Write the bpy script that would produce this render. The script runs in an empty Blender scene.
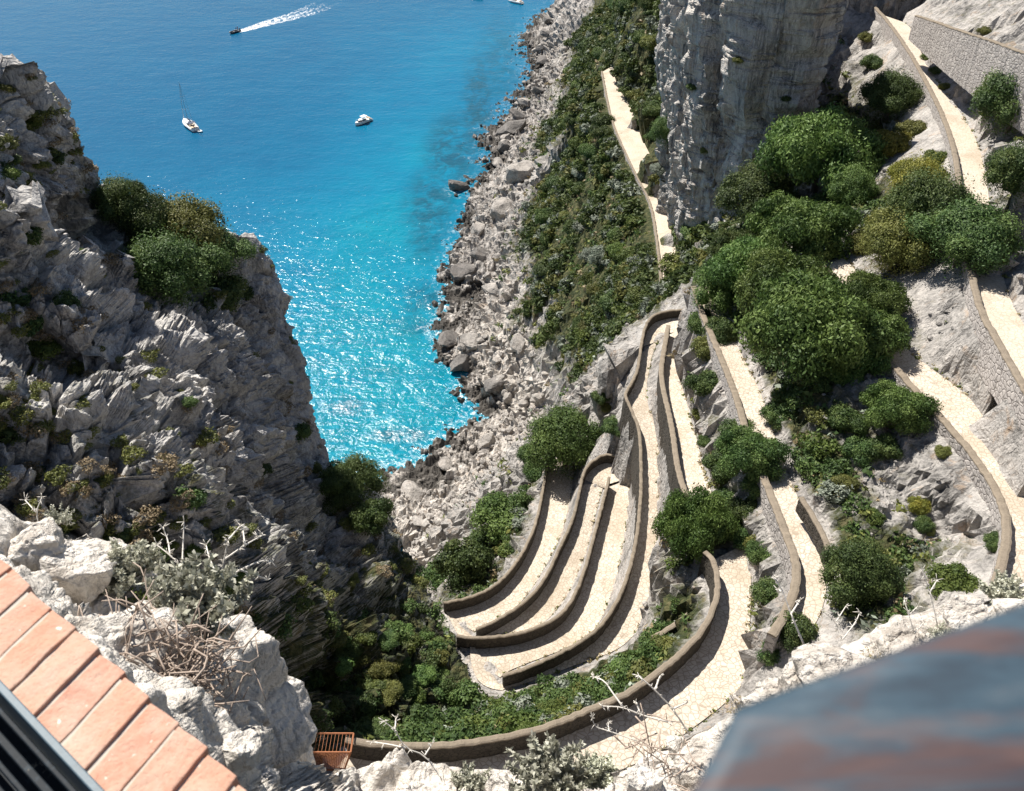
import bpy, bmesh, math, random
import numpy as np
from mathutils import Vector, Matrix
from mathutils.geometry import delaunay_2d_cdt
from mathutils.bvhtree import BVHTree

random.seed(7); RNG = np.random.default_rng(7)
S = bpy.context.scene; COL = S.collection
W, H = 1024, 791
F, PITCH, CAMZ = 887.0, math.radians(38.6), 130.0
CP, SP = math.cos(PITCH), math.sin(PITCH)

# ---------------------------------------------------------------- camera geometry -> world points
def ray(px, py):
    u = (px-W/2)/F; v = (H/2-py)/F
    return Vector((u, CP+v*SP, -SP+v*CP))
def atz(px, py, z):            # point of the sight line at height z
    d = ray(px, py); t = (z-CAMZ)/d.z
    return Vector((d.x*t, d.y*t, z))
def atd(px, py, dep):          # point of the sight line at depth dep
    d = ray(px, py)
    return Vector((d.x*dep, d.y*dep, CAMZ+d.z*dep))

# ---------------------------------------------------------------- numpy noise
_G = np.array([[1,1,0],[-1,1,0],[1,-1,0],[-1,-1,0],[1,0,1],[-1,0,1],[1,0,-1],[-1,0,-1],
               [0,1,1],[0,-1,1],[0,1,-1],[0,-1,-1],[1,1,0],[-1,1,0],[0,-1,1],[0,-1,-1]], dtype=np.float64)
def _hash(i, seed):
    h = (i[...,0].astype(np.int64)*374761393 + i[...,1].astype(np.int64)*668265263 + i[...,2].astype(np.int64)*2147483647 + seed*1274126177) & 0xffffffff
    h = ((h ^ (h >> 13))*1274126177) & 0xffffffff
    h = ((h ^ (h >> 16))*2246822519) & 0xffffffff
    return h ^ (h >> 15)
def perlin(p, seed=0):
    i = np.floor(p).astype(np.int64); f = p-i
    u = f*f*f*(f*(f*6-15)+10); r = 0
    for dx in (0,1):
        for dy in (0,1):
            for dz in (0,1):
                o = np.array([dx,dy,dz]); g = _G[_hash(i+o, seed) & 15]
                w = (u[...,0] if dx else 1-u[...,0])*(u[...,1] if dy else 1-u[...,1])*(u[...,2] if dz else 1-u[...,2])
                r = r+w*np.sum(g*(f-o), axis=-1)
    return r
def fbm(p, oct=5, seed=0, gain=.5):
    a = 1.; r = 0; t = 0
    for k in range(oct):
        r = r+a*perlin(p*(2.03**k), seed+k); t += a; a *= gain
    return r/t
def ridged(p, oct=4, seed=0):
    a = 1.; r = 0; t = 0
    for k in range(oct):
        r = r+a*(1-2*np.abs(perlin(p*(2.03**k), seed+k))); t += a; a *= .5
    return r/t
def worley(p, seed=0):
    i = np.floor(p).astype(np.int64); f1 = np.full(p.shape[0], 9.); f2 = f1.copy(); cid = np.zeros(p.shape[0])
    for dx in (-1,0,1):
        for dy in (-1,0,1):
            for dz in (-1,0,1):
                c = i+np.array([dx,dy,dz]); h = _hash(c, seed)
                q = np.stack([(h & 1023)/1023., ((h >> 10) & 1023)/1023., ((h >> 20) & 1023)/1023.], -1)
                d = np.linalg.norm(c+q-p, axis=-1)
                m = d < f1
                f2 = np.where(m, f1, np.minimum(f2, d)); cid = np.where(m, (h & 255)/255., cid); f1 = np.where(m, d, f1)
    return f1, f2, cid
def sstep(a, b, x):
    t = np.clip((x-a)/(b-a), 0, 1); return t*t*(3-2*t)
def ctrl(pts, vals, q, k=6, p=2.5):   # inverse-distance interpolation of control values
    pts = np.asarray(pts, float); vals = np.asarray(vals, float); out = np.zeros(len(q))
    for s in range(0, len(q), 20000):
        d = np.linalg.norm(q[s:s+20000,None,:]-pts[None], axis=-1)+1e-3
        idx = np.argpartition(d, min(k, d.shape[1]-1), axis=1)[:, :k]
        dd = np.take_along_axis(d, idx, 1)**-p
        out[s:s+20000] = (dd*vals[idx]).sum(1)/dd.sum(1)
    return out
def tps(pts, vals, q, lam=1e-3):
    P = np.asarray(pts, float); V = np.asarray(vals, float); n = len(P)
    def K(r2): return np.where(r2 > 1e-12, .5*r2*np.log(np.maximum(r2, 1e-12)), 0)
    A = np.zeros((n+3, n+3)); A[:n,:n] = K(((P[:,None]-P[None])**2).sum(-1))+lam*np.eye(n)
    A[:n,n] = 1; A[:n,n+1:] = P; A[n,:n] = 1; A[n+1:,:n] = P.T
    c = np.linalg.solve(A, np.concatenate([V, np.zeros(3)]))
    out = np.zeros(len(q))
    for s in range(0, len(q), 30000):
        qq = q[s:s+30000]
        out[s:s+30000] = K(((qq[:,None]-P[None])**2).sum(-1)) @ c[:n]+c[n]+qq @ c[n+1:]
    return out

# ---------------------------------------------------------------- objects
def tag(o, label=None, cat=None, group=None, kind=None):
    if label: o['label'] = label
    if cat: o['category'] = cat
    if group: o['group'] = group
    if kind: o['kind'] = kind
    return o
def link(name, me, m=None, parent=None):
    o = bpy.data.objects.new(name, me); COL.objects.link(o)
    if m and not me.materials: me.materials.append(m)
    if parent: o.parent = parent
    return o
def empty(name, loc=(0,0,0)):
    o = bpy.data.objects.new(name, None); o.empty_display_size = .1; COL.objects.link(o); o.location = loc
    return o
def np_mesh(name, V, Fq, smooth=True, attrs=None):
    me = bpy.data.meshes.new(name)
    V = np.asarray(V, np.float32); Fq = np.asarray(Fq, np.int32); k = Fq.shape[1]
    me.vertices.add(len(V)); me.vertices.foreach_set('co', V.ravel())
    me.loops.add(Fq.size); me.loops.foreach_set('vertex_index', Fq.ravel())
    me.polygons.add(len(Fq)); me.polygons.foreach_set('loop_start', np.arange(0, Fq.size, k, dtype=np.int32))
    me.update(calc_edges=True)
    me.polygons.foreach_set('use_smooth', np.full(len(Fq), smooth, dtype=bool))
    for n, (dom, a) in (attrs or {}).items():
        at = me.attributes.new(n, 'FLOAT', dom); at.data.foreach_set('value', np.asarray(a, np.float32))
    me.validate(); me.update()
    return me
def grid_faces(nr, nc, flip=False):
    i = np.arange(nr*nc).reshape(nr, nc)
    q = np.stack([i[:-1,:-1], i[:-1,1:], i[1:,1:], i[1:,:-1]], -1).reshape(-1, 4)
    return q[:, ::-1] if flip else q
def grid_normals(P):           # P (nr,nc,3)
    du = np.gradient(P, axis=1); dv = np.gradient(P, axis=0)
    n = np.cross(du, dv); return n/(np.linalg.norm(n, axis=-1, keepdims=True)+1e-9)

class MB:                      # collects simple solids into one mesh
    def __init__(s): s.v = []; s.f = []
    def add(s, V, Fs):
        b = len(s.v); s.v += [tuple(v) for v in V]; s.f += [tuple(b+i for i in f) for f in Fs]
    def box(s, c, sx, sy, sz, M=None):
        V = [Vector((x*sx/2, y*sy/2, z*sz/2)) for x in (-1,1) for y in (-1,1) for z in (-1,1)]
        if M is not None: V = [M @ v for v in V]
        c = Vector(c); s.add([v+c for v in V], [(0,1,3,2),(4,6,7,5),(0,4,5,1),(2,3,7,6),(0,2,6,4),(1,5,7,3)])
    def tube(s, pts, rad, n=6, cap=True):
        pts = [Vector(p) for p in pts]; rad = rad if hasattr(rad, '__len__') else [rad]*len(pts); V = []
        for i, p in enumerate(pts):
            t = (pts[min(i+1, len(pts)-1)]-pts[max(i-1, 0)]).normalized()
            a = t.orthogonal().normalized() if i == 0 else (a-t*a.dot(t)).normalized()
            b = t.cross(a)
            V += [p+(a*math.cos(2*math.pi*k/n)+b*math.sin(2*math.pi*k/n))*rad[i] for k in range(n)]
        Fs = [(i*n+k, i*n+(k+1)%n, (i+1)*n+(k+1)%n, (i+1)*n+k) for i in range(len(pts)-1) for k in range(n)]
        if cap: Fs += [tuple(range(n-1, -1, -1)), tuple((len(pts)-1)*n+k for k in range(n))]
        s.add(V, Fs)
    def loft(s, secs, closed=True, cap=True):     # list of rings with equal counts
        n = len(secs[0]); V = [v for r in secs for v in r]
        m = n if closed else n-1
        Fs = [(i*n+k, i*n+(k+1)%n, (i+1)*n+(k+1)%n, (i+1)*n+k) for i in range(len(secs)-1) for k in range(m)]
        if cap: Fs += [tuple(range(n-1, -1, -1)), tuple((len(secs)-1)*n+k for k in range(n))]
        s.add(V, Fs)
    def mesh(s, name, smooth=False):
        me = bpy.data.meshes.new(name); me.from_pydata(s.v, [], s.f); me.update()
        bm = bmesh.new(); bm.from_mesh(me); bmesh.ops.recalc_face_normals(bm, faces=bm.faces); bm.to_mesh(me); bm.free()
        if smooth: me.polygons.foreach_set('use_smooth', [True]*len(me.polygons))
        return me
    def build(s, name, m, parent=None, smooth=False):
        return link(name, s.mesh(name, smooth), m, parent)

# ---------------------------------------------------------------- materials
class NT:
    def __init__(s, name):
        s.m = bpy.data.materials.new(name); s.m.use_nodes = True; s.t = s.m.node_tree; s.t.nodes.clear()
        s.out = s.t.nodes.new('ShaderNodeOutputMaterial')
    def n(s, typ, **kw):
        nd = s.t.nodes.new('ShaderNode'+typ)
        for k, v in kw.items():
            if k.startswith('_'): setattr(nd, k[1:], v)
            else:
                key = int(k[1:]) if k[0] == 'i' and k[1:].isdigit() else k.replace('__', ' ')
                sk = nd.inputs[key]
                if hasattr(v, 'is_output'): s.t.links.new(v, sk)
                else:
                    if sk.type == 'RGBA' and len(v) == 3: v = (*v, 1)
                    sk.default_value = v
        return nd
    def pos(s): return s.n('NewGeometry').outputs['Position']
    def map(s, vec, scale): return s.n('Mapping', Vector=vec, Scale=scale).outputs[0]
    def noise(s, vec, scale, detail=6, rough=.6, dist=0.): return s.n('TexNoise', Vector=vec, Scale=scale, Detail=detail, Roughness=rough, Distortion=dist).outputs['Fac']
    def voro(s, vec, scale, feat='F1', out='Distance', rnd=1.): return s.n('TexVoronoi', _feature=feat, Vector=vec, Scale=scale, Randomness=rnd).outputs[out]
    def ramp(s, fac, stops, interp='LINEAR'):
        nd = s.n('ValToRGB', Fac=fac); cr = nd.color_ramp; cr.interpolation = interp
        while len(cr.elements) < len(stops): cr.elements.new(.5)
        for e, (p, c) in zip(cr.elements, stops): e.position = p; e.color = (*c, 1) if len(c) == 3 else c
        return nd.outputs['Color']
    def rf(s, fac, a, b): return s.n('MapRange', Value=fac, From__Min=a, From__Max=b).outputs[0]
    def math(s, op, a, b=0., clamp=False): return s.n('Math', _operation=op, _use_clamp=clamp, i0=a, i1=b).outputs[0]
    def mix(s, fac, a, b, mode='MIX'):
        nd = s.t.nodes.new('ShaderNodeMix'); nd.data_type = 'RGBA'; nd.blend_type = mode
        for k, v in ((0, fac), (6, a), (7, b)):
            if hasattr(v, 'is_output'): s.t.links.new(v, nd.inputs[k])
            else: nd.inputs[k].default_value = v if k == 0 else (*v, 1) if len(v) == 3 else v
        return nd.outputs[2]
    def attr(s, name): return s.n('Attribute', _attribute_name=name).outputs['Fac']
    def orand(s): return s.n('ObjectInfo').outputs['Random']
    def bump(s, h, strength=.5, dist=.1, normal=None):
        kw = dict(Height=h, Strength=strength, Distance=dist)
        if normal is not None: kw['Normal'] = normal
        return s.n('Bump', **kw).outputs[0]
    def bsdf(s, col, rough=.9, normal=None, **kw):
        a = {'Base__Color': col, 'Roughness': rough, **kw}
        if normal is not None: a['Normal'] = normal
        return s.n('BsdfPrincipled', **a).outputs[0]
    def done(s, sh):
        s.t.links.new(sh, s.out.inputs['Surface']); return s.m
M = {}
def rock_mat(name, pale, grey, dark, sc=1., veg=True, stain=.5, streak=0., bumpd=.25, wet=False):
    t = NT(name); p = t.pos(); ps = t.map(p, (sc, sc, sc*(.28 if streak else 1.)))
    n1 = t.noise(ps, .22, 8, .68); n2 = t.noise(ps, 1.3, 6, .7, .6); n3 = t.noise(p, 7*sc, 4, .7)
    c = t.ramp(t.math('ADD', t.math('MULTIPLY', n1, .55), t.math('MULTIPLY', n2, .45)),
               [(.38, dark), (.49, grey), (.6, pale), (.72, tuple(min(1, x*1.15) for x in pale))])
    if wet: c = t.mix(t.math('MULTIPLY', t.attr('pale'), t.rf(n2, .4, .6)), c, (.53,.48,.425))
    st = t.math('MULTIPLY', t.rf(t.noise(ps, .45, 5, .7, 1.), .56, .72), stain, True)
    c = t.mix(st, c, (.34, .21, .11))
    if streak:
        sv = t.noise(t.map(p, (1.1, 1.1, .05)), 1., 6, .7, .8)
        c = t.mix(t.math('MULTIPLY', t.rf(sv, .52, .66), streak, True), c, (.11, .11, .115))
        c = t.mix(t.math('MULTIPLY', t.rf(t.noise(t.map(p, (1.6, 1.6, .07)), 1.3, 5, .7, .5), .55, .68), streak, True), c, (.62, .585, .55))
    pd = t.n('VectorMath', _operation='ADD', i0=p, i1=t.n('VectorMath', _operation='SCALE', i0=t.n('TexNoise', Vector=p, Scale=.7*sc, Detail=5.).outputs['Color'], Scale=1.6/sc).outputs[0]).outputs[0]
    cr = t.voro(t.map(pd, (sc, sc, sc*.6)), 1.1, 'DISTANCE_TO_EDGE')
    cr2 = t.voro(t.map(pd, (sc, sc, sc*.7)), 2.7, 'F1')
    
    c = t.mix(t.math('MULTIPLY', t.rf(n3, .55, .72), .6, True), c, tuple(x*.8 for x in dark)); c = t.mix(t.math('MULTIPLY', t.rf(t.noise(p, 2.6*sc, 5, .75), .56, .68), .55, True), c, dark)
    if veg:
        v = t.attr('veg'); nv = t.noise(p, .55, 6, .75); nz = t.n('SeparateXYZ', Vector=t.n('NewGeometry').outputs['Normal']).outputs['Z']
        f = t.math('ADD', t.math('ADD', t.math('MULTIPLY', v, 1.15), t.math('MULTIPLY', nz, .28)), t.math('MULTIPLY', nv, 1.1))
        f = t.rf(f, 1.15, 1.45)
        g = t.ramp(t.noise(p, 1.1, 5, .7), [(.3, (.018, .024, .01)), (.48, (.036, .044, .017)), (.6, (.085, .08, .035)), (.72, (.15, .125, .075))])
        c = t.mix(f, c, g)
    if wet:
        z = t.n('SeparateXYZ', Vector=p).outputs['Z']
        zz = t.math('ADD', z, t.math('MULTIPLY', t.math('SUBTRACT', .5, t.noise(p, .13, 5, .65)), 11.))
        c = t.mix(t.rf(zz, 2.2, 1.), c, (.075, .068, .06))
    h = t.math('ADD', t.math('ADD', t.math('MULTIPLY', n2, .8), t.math('MULTIPLY', n3, .25)), t.math('ADD', t.math('MULTIPLY', t.math('MINIMUM', cr, .15), 1.2), t.math('MULTIPLY', cr2, -.5)))
    M[name] = t.done(t.bsdf(c, .92, t.bump(h, .9, bumpd/sc), **{'Specular__IOR__Level': .2})); return M[name]
rock_mat('terrain_rock', (.44,.41,.38), (.295,.278,.26), (.1,.095,.09), 1., wet=True)
rock_mat('crag_rock', (.58,.555,.52), (.4,.385,.37), (.14,.138,.138), 1.1, stain=.18, bumpd=.35)
rock_mat('cliff_rock', (.56,.525,.48), (.4,.375,.345), (.15,.143,.138), 1., veg=True, stain=.6, streak=1., bumpd=.5)
rock_mat('ledge_rock', (.7,.655,.6), (.6,.555,.5), (.32,.28,.24), 5., veg=False, stain=.3, bumpd=.5)
rock_mat('wet_rock', (.22,.2,.185), (.15,.14,.13), (.065,.06,.058), 1.4, veg=False, stain=.1)
rock_mat('shore_rock', (.42,.385,.345), (.31,.285,.26), (.14,.13,.12), 1.4, veg=False, stain=.2, wet=True)

def masonry(name, c1, c2, joint, scale=2.6, bumpd=.06, cap=None):
    t = NT(name); p = t.pos(); n = t.noise(p, 3, 3)
    q = t.n('VectorMath', _operation='ADD', i0=p, i1=t.n('VectorMath', _operation='SCALE', i0=t.n('TexNoise', Vector=p, Scale=2.).outputs['Color'], Scale=.25).outputs[0]).outputs[0]
    e = t.voro(t.map(q, (1,1,1.35)), scale, 'DISTANCE_TO_EDGE'); cc = t.voro(t.map(q, (1,1,1.35)), scale, 'F1', 'Color')
    r = t.n('SeparateColor', Color=cc).outputs[0]
    c = t.mix(r, c1, c2); c = t.mix(t.math('MULTIPLY', t.noise(p, .5, 5, .7), .7), c, tuple(x*.62 for x in c1))
    c = t.mix(t.rf(e, .06, .015), c, joint)
    c = t.mix(t.math('MULTIPLY', t.rf(t.noise(p, 1.6, 5, .7), .6, .7), .6, True), c, (.09,.085,.05))
    h = t.math('ADD', t.math('MINIMUM', e, .16), t.math('MULTIPLY', t.noise(p, 12, 3), .05))
    M[name] = t.done(t.bsdf(c, .93, t.bump(h, 1., bumpd*4), **{'Specular__IOR__Level': .2}))
masonry('shaded_wall_stone', (.085,.073,.06), (.06,.053,.044), (.03,.027,.023), 2.4)  # deep shade of the parapet faces is put into this stone's colour
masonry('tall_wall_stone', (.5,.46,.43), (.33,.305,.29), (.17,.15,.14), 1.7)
def cope(name, col):
    t = NT(name); p = t.pos(); c = t.mix(t.noise(p, 1.5, 6, .7), tuple(x*1.25 for x in col), tuple(x*.6 for x in col))
    c = t.mix(t.math('MULTIPLY', t.rf(t.noise(p, 5, 4, .7), .55, .7), .6, True), c, (.13,.11,.08))
    M[name] = t.done(t.bsdf(c, .95, t.bump(t.noise(p, 5, 6, .7), .8, .08), **{'Specular__IOR__Level': .2}))
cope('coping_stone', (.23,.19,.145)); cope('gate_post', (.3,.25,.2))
def cobble(name, c1, c2, joint, scale):
    t = NT(name); p = t.pos(); q = t.n('VectorMath', _operation='MULTIPLY', i0=p, i1=(1,1,0)).outputs[0]
    e = t.voro(q, scale, 'DISTANCE_TO_EDGE'); r = t.n('SeparateColor', Color=t.voro(q, scale, 'F1', 'Color')).outputs[0]
    c = t.mix(r, c1, c2); c = t.mix(t.math('MULTIPLY', t.rf(t.noise(p, .35, 6, .7), .4, .75), .5, True), c, (.38,.3,.21))
    c = t.mix(t.math('MULTIPLY', t.rf(e, .1, .01), .8), c, joint)
    c = t.mix(t.math('MULTIPLY', t.rf(t.noise(p, 2.2, 6, .75), .58, .7), .6, True), c, (.2,.16,.1)); c = t.mix(t.math('MULTIPLY', t.rf(t.noise(p, .22, 4, .6), .5, .64), .45, True), c, (.3,.24,.17))
    M[name] = t.done(t.bsdf(c, .9, t.bump(t.math('MINIMUM', e, .12), .8, .12), **{'Specular__IOR__Level': .2}))
cobble('path_stone', (.56,.5,.42), (.48,.42,.35), (.26,.21,.16), 2.5)
cobble('path_dust', (.55,.48,.4), (.5,.44,.36), (.36,.3,.23), 2.4)

def leaf(name, cols, trans=.25, rough=.6):
    t = NT(name); a = t.attr('tone'); r = t.orand(); p = t.pos()
    f = t.math('ADD', t.math('MULTIPLY', a, .6), t.math('MULTIPLY', t.noise(p, .9, 3), .4))
    n = len(cols)-1
    c = t.ramp(f, [(.12+.76*k/n, c_) for k, c_ in enumerate(cols)])
    hs = t.n('HueSaturation', Color=c, Hue=t.math('ADD', .485, t.math('MULTIPLY', r, .03)), Value=t.math('ADD', .75, t.math('MULTIPLY', r, .5))).outputs[0]
    b = t.bsdf(hs, rough, **{'Specular__IOR__Level': .25}); tr = t.n('BsdfTranslucent', Color=hs).outputs[0]
    M[name] = t.done(t.n('MixShader', Fac=trans, i1=b, i2=tr).outputs[0])
leaf('leaf_dark', [(.023,.041,.014), (.051,.088,.026), (.097,.142,.04), (.155,.19,.06)])
leaf('leaf_pine', [(.029,.053,.015), (.066,.116,.03), (.122,.182,.046), (.19,.255,.075)])
leaf('leaf_olive', [(.055,.068,.021), (.105,.12,.033), (.17,.18,.048), (.245,.235,.068)])
leaf('leaf_yellow', [(.075,.085,.02), (.15,.158,.03), (.235,.225,.04), (.31,.26,.05)])
leaf('leaf_grey', [(.1,.12,.09), (.16,.185,.14), (.24,.265,.21), (.33,.35,.29)], .15)
leaf('leaf_silver', [(.22,.23,.16), (.36,.37,.28), (.52,.52,.42), (.68,.66,.55)], .2)
leaf('dry_grass', [(.13,.1,.05), (.22,.17,.09), (.3,.24,.14), (.38,.31,.2)], .15)
leaf('leaf_green', [(.035,.055,.015), (.065,.1,.022), (.11,.145,.032), (.17,.195,.05)])
def plain(name, col, rough=.5, metal=0., var=.15, sc=8., bump=0.):
    t = NT(name); p = t.n('TexCoord').outputs['Object']
    n = t.noise(p, sc, 5, .7)
    c = t.mix(n, tuple(x*(1-var) for x in col), tuple(min(1, x*(1+var)) for x in col))
    M[name] = t.done(t.bsdf(c, rough, t.bump(n, .5, bump) if bump else None, Metallic=metal)); return M[name]
plain('bark', (.1,.08,.065), .95, 0, .4, 6, .04)
plain('bark_pale', (.3,.26,.22), .95, 0, .35, 20, .01)
plain('dead_wood', (.62,.58,.52), .9, 0, .25, 30, .004)
plain('twig_brown', (.34,.27,.22), .9, 0, .5, 25, .004)
plain('hull_white', (.8,.8,.78), .3); plain('deck_cream', (.72,.66,.58), .6); plain('navy_canvas', (.03,.045,.09), .8)
plain('hull_dark', (.04,.045,.055), .4); plain('glass_dark', (.03,.04,.05), .1); plain('alloy', (.5,.52,.54), .35, .6)
plain('cushion', (.55,.42,.3), .8); plain('rubber_grey', (.2,.21,.22), .6); plain('skin', (.5,.33,.25), .6); plain('cloth_blue', (.06,.1,.2), .9)
plain('cloth_red', (.35,.06,.05), .9); plain('rust', (.3,.12,.055), .85, .2, .45, 4); plain('foam', (.85,.88,.9), .6)
plain('mortar', (.42,.38,.33), .95, 0, .25, 60, .003)
# ---------------------------------------------------------------- lanes of the path: edges traced on the picture, each at its height
def resample(P, n):
    P = [Vector(p) for p in P]; d = [0.]
    for a, b in zip(P, P[1:]): d.append(d[-1]+(b-a).length)
    out = []
    for k in range(n):
        t = d[-1]*k/(n-1); i = 0
        while i < len(P)-2 and d[i+1] < t: i += 1
        s = (t-d[i])/max(d[i+1]-d[i], 1e-6); out.append(P[i].lerp(P[i+1], s))
    return out
def smooth(P, it=2):
    for _ in range(it):
        Q = [P[0]]
        for a, b in zip(P, P[1:]): Q += [a.lerp(b, .25), a.lerp(b, .75)]
        P = Q+[P[-1]]
    return P
def lineat(px, z0, z1, lift=0., sm=2):          # pixel line climbing evenly from z0 to z1 -> world
    n = len(px); L = [0.]
    for a, b in zip(px, px[1:]): L.append(L[-1]+math.hypot(b[0]-a[0], b[1]-a[1]))
    P = [atz(x, y, z0+(z1-z0)*l/L[-1]+lift) for (x, y), l in zip(px, L)]
    P = smooth(P, sm)
    return [p-Vector((0,0,lift)) for p in P]
HP = 1.25                                        # parapet height
# name: (wall line, right edge, z start, z end)
W4 = [(444,605),(470,600),(490,591),(503,581),(517,564),(530,541),(538,517),(543,491),(546,472),(548,455)]
R4 = [(474,632),(482,627),(496,621),(524,602),(553,554),(564,530),(572,494),(574,470),(575,452)]
W3 = [(476,631),(499,621),(524,605),(545,582),(561,546),(570,529),(577,505),(582,478),(588,466),(598,459)]
R3 = [(474,641),(502,636),(541,628),(567,598),(584,561),(592,533),(599,499),(605,483)]
W2 = [(457,638),(474,641),(517,637),(552,624),(570,607),(584,575),(594,537),(602,507),(609,480)]
R2 = [(500,678),(508,671),(536,660),(568,648),(598,629),(613,592),(624,548),(629,512),(631,479)]
W1 = [(503,678),(520,673),(535,667),(566,653),(600,631),(620,599),(634,557),(640,511),(641,470),(640,440),(637,426),(630,410),(624,397),(630,388),(637,375),(641,347),(645,327),(653,317),(666,313),(682,312)]
W1L = W1[:16]
R1 = [(503,690),(535,681),(581,663),(623,649),(645,620),(652,582),(658,540),(659,511),(659,472),(659,440),(655,422),(649,405),(646,388),(649,371),(652,355),(659,339)]
W0 = [(668,328),(663,355),(660,375),(663,393),(669,418),(673,440),(675,458),(679,480),(688,505)]
R0 = [(680,330),(678,347),(679,375),(685,397),(691,422),(697,440),(703,470),(714,500)]
WE = [(346,744),(370,748),(397,750),(446,750),(499,743),(545,732),(588,714),(623,700),(651,681),(680,658),(700,637),(712,615),(717,595),(716,575),(710,561),(704,556)]
RE = [(330,775),(400,788),(480,790),(560,786),(620,772),(660,752),(699,724),(728,702),(749,677),(754,656),(749,635),(751,600),(751,580),(748,556),(742,546)]
WC = [(694,285),(700,305),(712,335),(721,355),(730,377),(741,408),(748,438),(757,462),(766,480),(775,502),(788,536),(797,560),(797,585),(786,612),(772,634)]
RC = [(706,280),(715,300),(732,335),(745,362),(757,385),(768,412),(775,440),(785,470),(803,510),(817,531),(826,558),(827,586),(822,612),(808,636)]
WB = [(824,262),(850,294),(882,348),(896,363),(926,396),(943,414),(971,445),(993,476),(1007,504),(1010,530),(1006,550),(998,580)]
RB = [(842,256),(868,285),(896,341),(924,364),(960,389),(989,418),(1011,444),(1025,467),(1037,500),(1041,540),(1037,585)]
WA = [(875,5),(890,21),(912,53),(926,78),(944,113),(956,149),(961,191),(968,245),(979,304),(1000,340),(1018,372),(1040,408),(1060,450)]
RA = [(902,22),(912,28),(926,67),(954,103),(979,142),(988,188),(995,250),(1010,300),(1024,326),(1045,360),(1075,400),(1090,440)]
WF = [(602,68),(606,90),(612,118),(626,150),(640,178),(652,200),(658,240),(662,275),(661,306)]
RF = [(613,66),(616,85),(630,105),(638,128),(647,150),(666,182),(672,205),(675,245),(677,275),(673,308)]
LANES = {}
def lane(key, w, r, z0, z1, n=70):
    L = resample(lineat(w, z0, z1, HP), n); R = resample(lineat(r, z0, z1), n)
    for a, b in zip(L, R): b.z = a.z
    LANES[key] = (L, R)
lane('4', W4, R4, 49.5, 46.5); lane('3', W3[:8], R3, 50.5, 54.5); lane('2', W2, R2, 59., 55.5); lane('1', W1L, R1, 60., 64.3, 90)
lane('0', W0, R0, 65., 71.); lane('E', WE, RE, 77., 72.5, 90); lane('C', WC, RC, 74., 78.5); lane('B', WB, RB, 79.5, 82.5)
lane('A', WA, RA, 83.2, 86.6); lane('F', WF, RF, 44.5, 50.)
FANS = {   # hairpins: pivot, outer line, height at both ends
    'h34': ((476,631), [(444,607),(449,618),(455,630),(460,638),(472,640)], 49.5, 50.5),
    'h23': ((609,480), [(582,479),(584,474),(590,467),(600,461),(612,459),(622,465),(630,478)], 54.5, 55.5),
    'h12': ((503,678), [(470,641),(470,655),(472,668),(478,682),(490,689),(503,691)], 59., 60.),
    'h01': ((668,328), [(643,347),(647,329),(655,319),(667,315),(680,315),(680,332)], 64.3, 65.)}
PTS, EDG, ZV = [], [], []                       # CDT input
def addp(p, veg=0., ln=0.): PTS.append((p[0], p[1])); ZV.append((p[2], veg, ln)); return len(PTS)-1
path_v, path_f = [], []
for key, (L, R) in LANES.items():
    n = len(L)
    for E_ in (L, R):
        ids = [addp(p, .9 if key == 'F' else .15, 1.) for p in E_[::2]]
        EDG += list(zip(ids, ids[1:]))
    for a, b in list(zip(L, R))[::3]: addp(a.lerp(b, .5), .1, 1.)
for key, ln_ in (('B', .8), ('A', .8), ('C', .7), ('0', .6)):
    L, R = LANES[key]
    for a, b in list(zip(L, R))[1:-1:2]:
        d = (b-a); d.z = 0; d.normalize(); q = b+d*(.9 if key in 'BA' else .8); q.z += .35; addp(q, .35, ln_)
for key, sl, sr, dz0, dz1, g in (('F', 2., 2., -1.4, 1.2, 1.), ('E', 1.6, 0, -2.6, 0, .95), ('4', 1.5, 0, -2.2, 0, .6), ('C', 1.3, 2.2, -4., .9, .7)):
    for a, b in list(zip(*LANES[key]))[1:-1:3]:
        d = (b-a); d.z = 0; d.normalize()
        q = a-d*sl; q.z += dz0; addp(q, g, 0.)
        if sr: q = b+d*sr; q.z += dz1; addp(q, g, 0.)
def ribbon(L, R, m=6, lift=.07):
    V = []; n = len(L)
    for a, b in zip(L, R):
        for k in range(m+1):
            p = a.lerp(b, k/m); V.append((p.x, p.y, p.z+lift))
    return np.array(V), grid_faces(n, m+1)
def solid_path(V, Fs, name, m):
    V = np.array(V); V[:,2] += .03*fbm(V*.9, 3, 5)
    return link(name, np_mesh(name, V, Fs), m)
Vs, Fs, b = [], [], 0
for key in '43210E':
    v, f = ribbon(*LANES[key]); Vs.append(v); Fs.append(f+b); b += len(v)
for key, (c, out, z0, z1) in FANS.items():
    O = resample(smooth([atz(x, y, z0+(z1-z0)*i/(len(out)-1)) for i, (x, y) in enumerate(out)], 2), 24)
    C = atz(c[0], c[1], (z0+z1)/2+HP); C.z -= HP
    for p in O[::2]: addp(p, .1, 1.)
    for p in O[::3]: addp(p.lerp(C, .5), .1, 1.)
    v, f = ribbon(O, [Vector((C.x, C.y, o_.z)) for o_ in O], 6, .075); Vs.append(v); Fs.append(f+b); b += len(v)
tag(solid_path(np.concatenate(Vs), np.concatenate(Fs), 'path', M['path_stone']), 'pale cobbled hairpin path folded five times above the cove', kind='structure')
for key, lab, m in (('C', 'cobbled path in the shade of the pines behind a tall retaining wall', 'path_stone'), ('B', 'paved path curving down the rocky slope on the right', 'path_stone'),
                    ('A', 'pale paved ramp along the highest retaining wall', 'path_dust'), ('F', 'distant sandy path along the foot of the grey cliff', 'path_dust')):
    v, f = ribbon(*LANES[key]); tag(solid_path(v, f, 'path', M[m]), lab, kind='structure')

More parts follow.
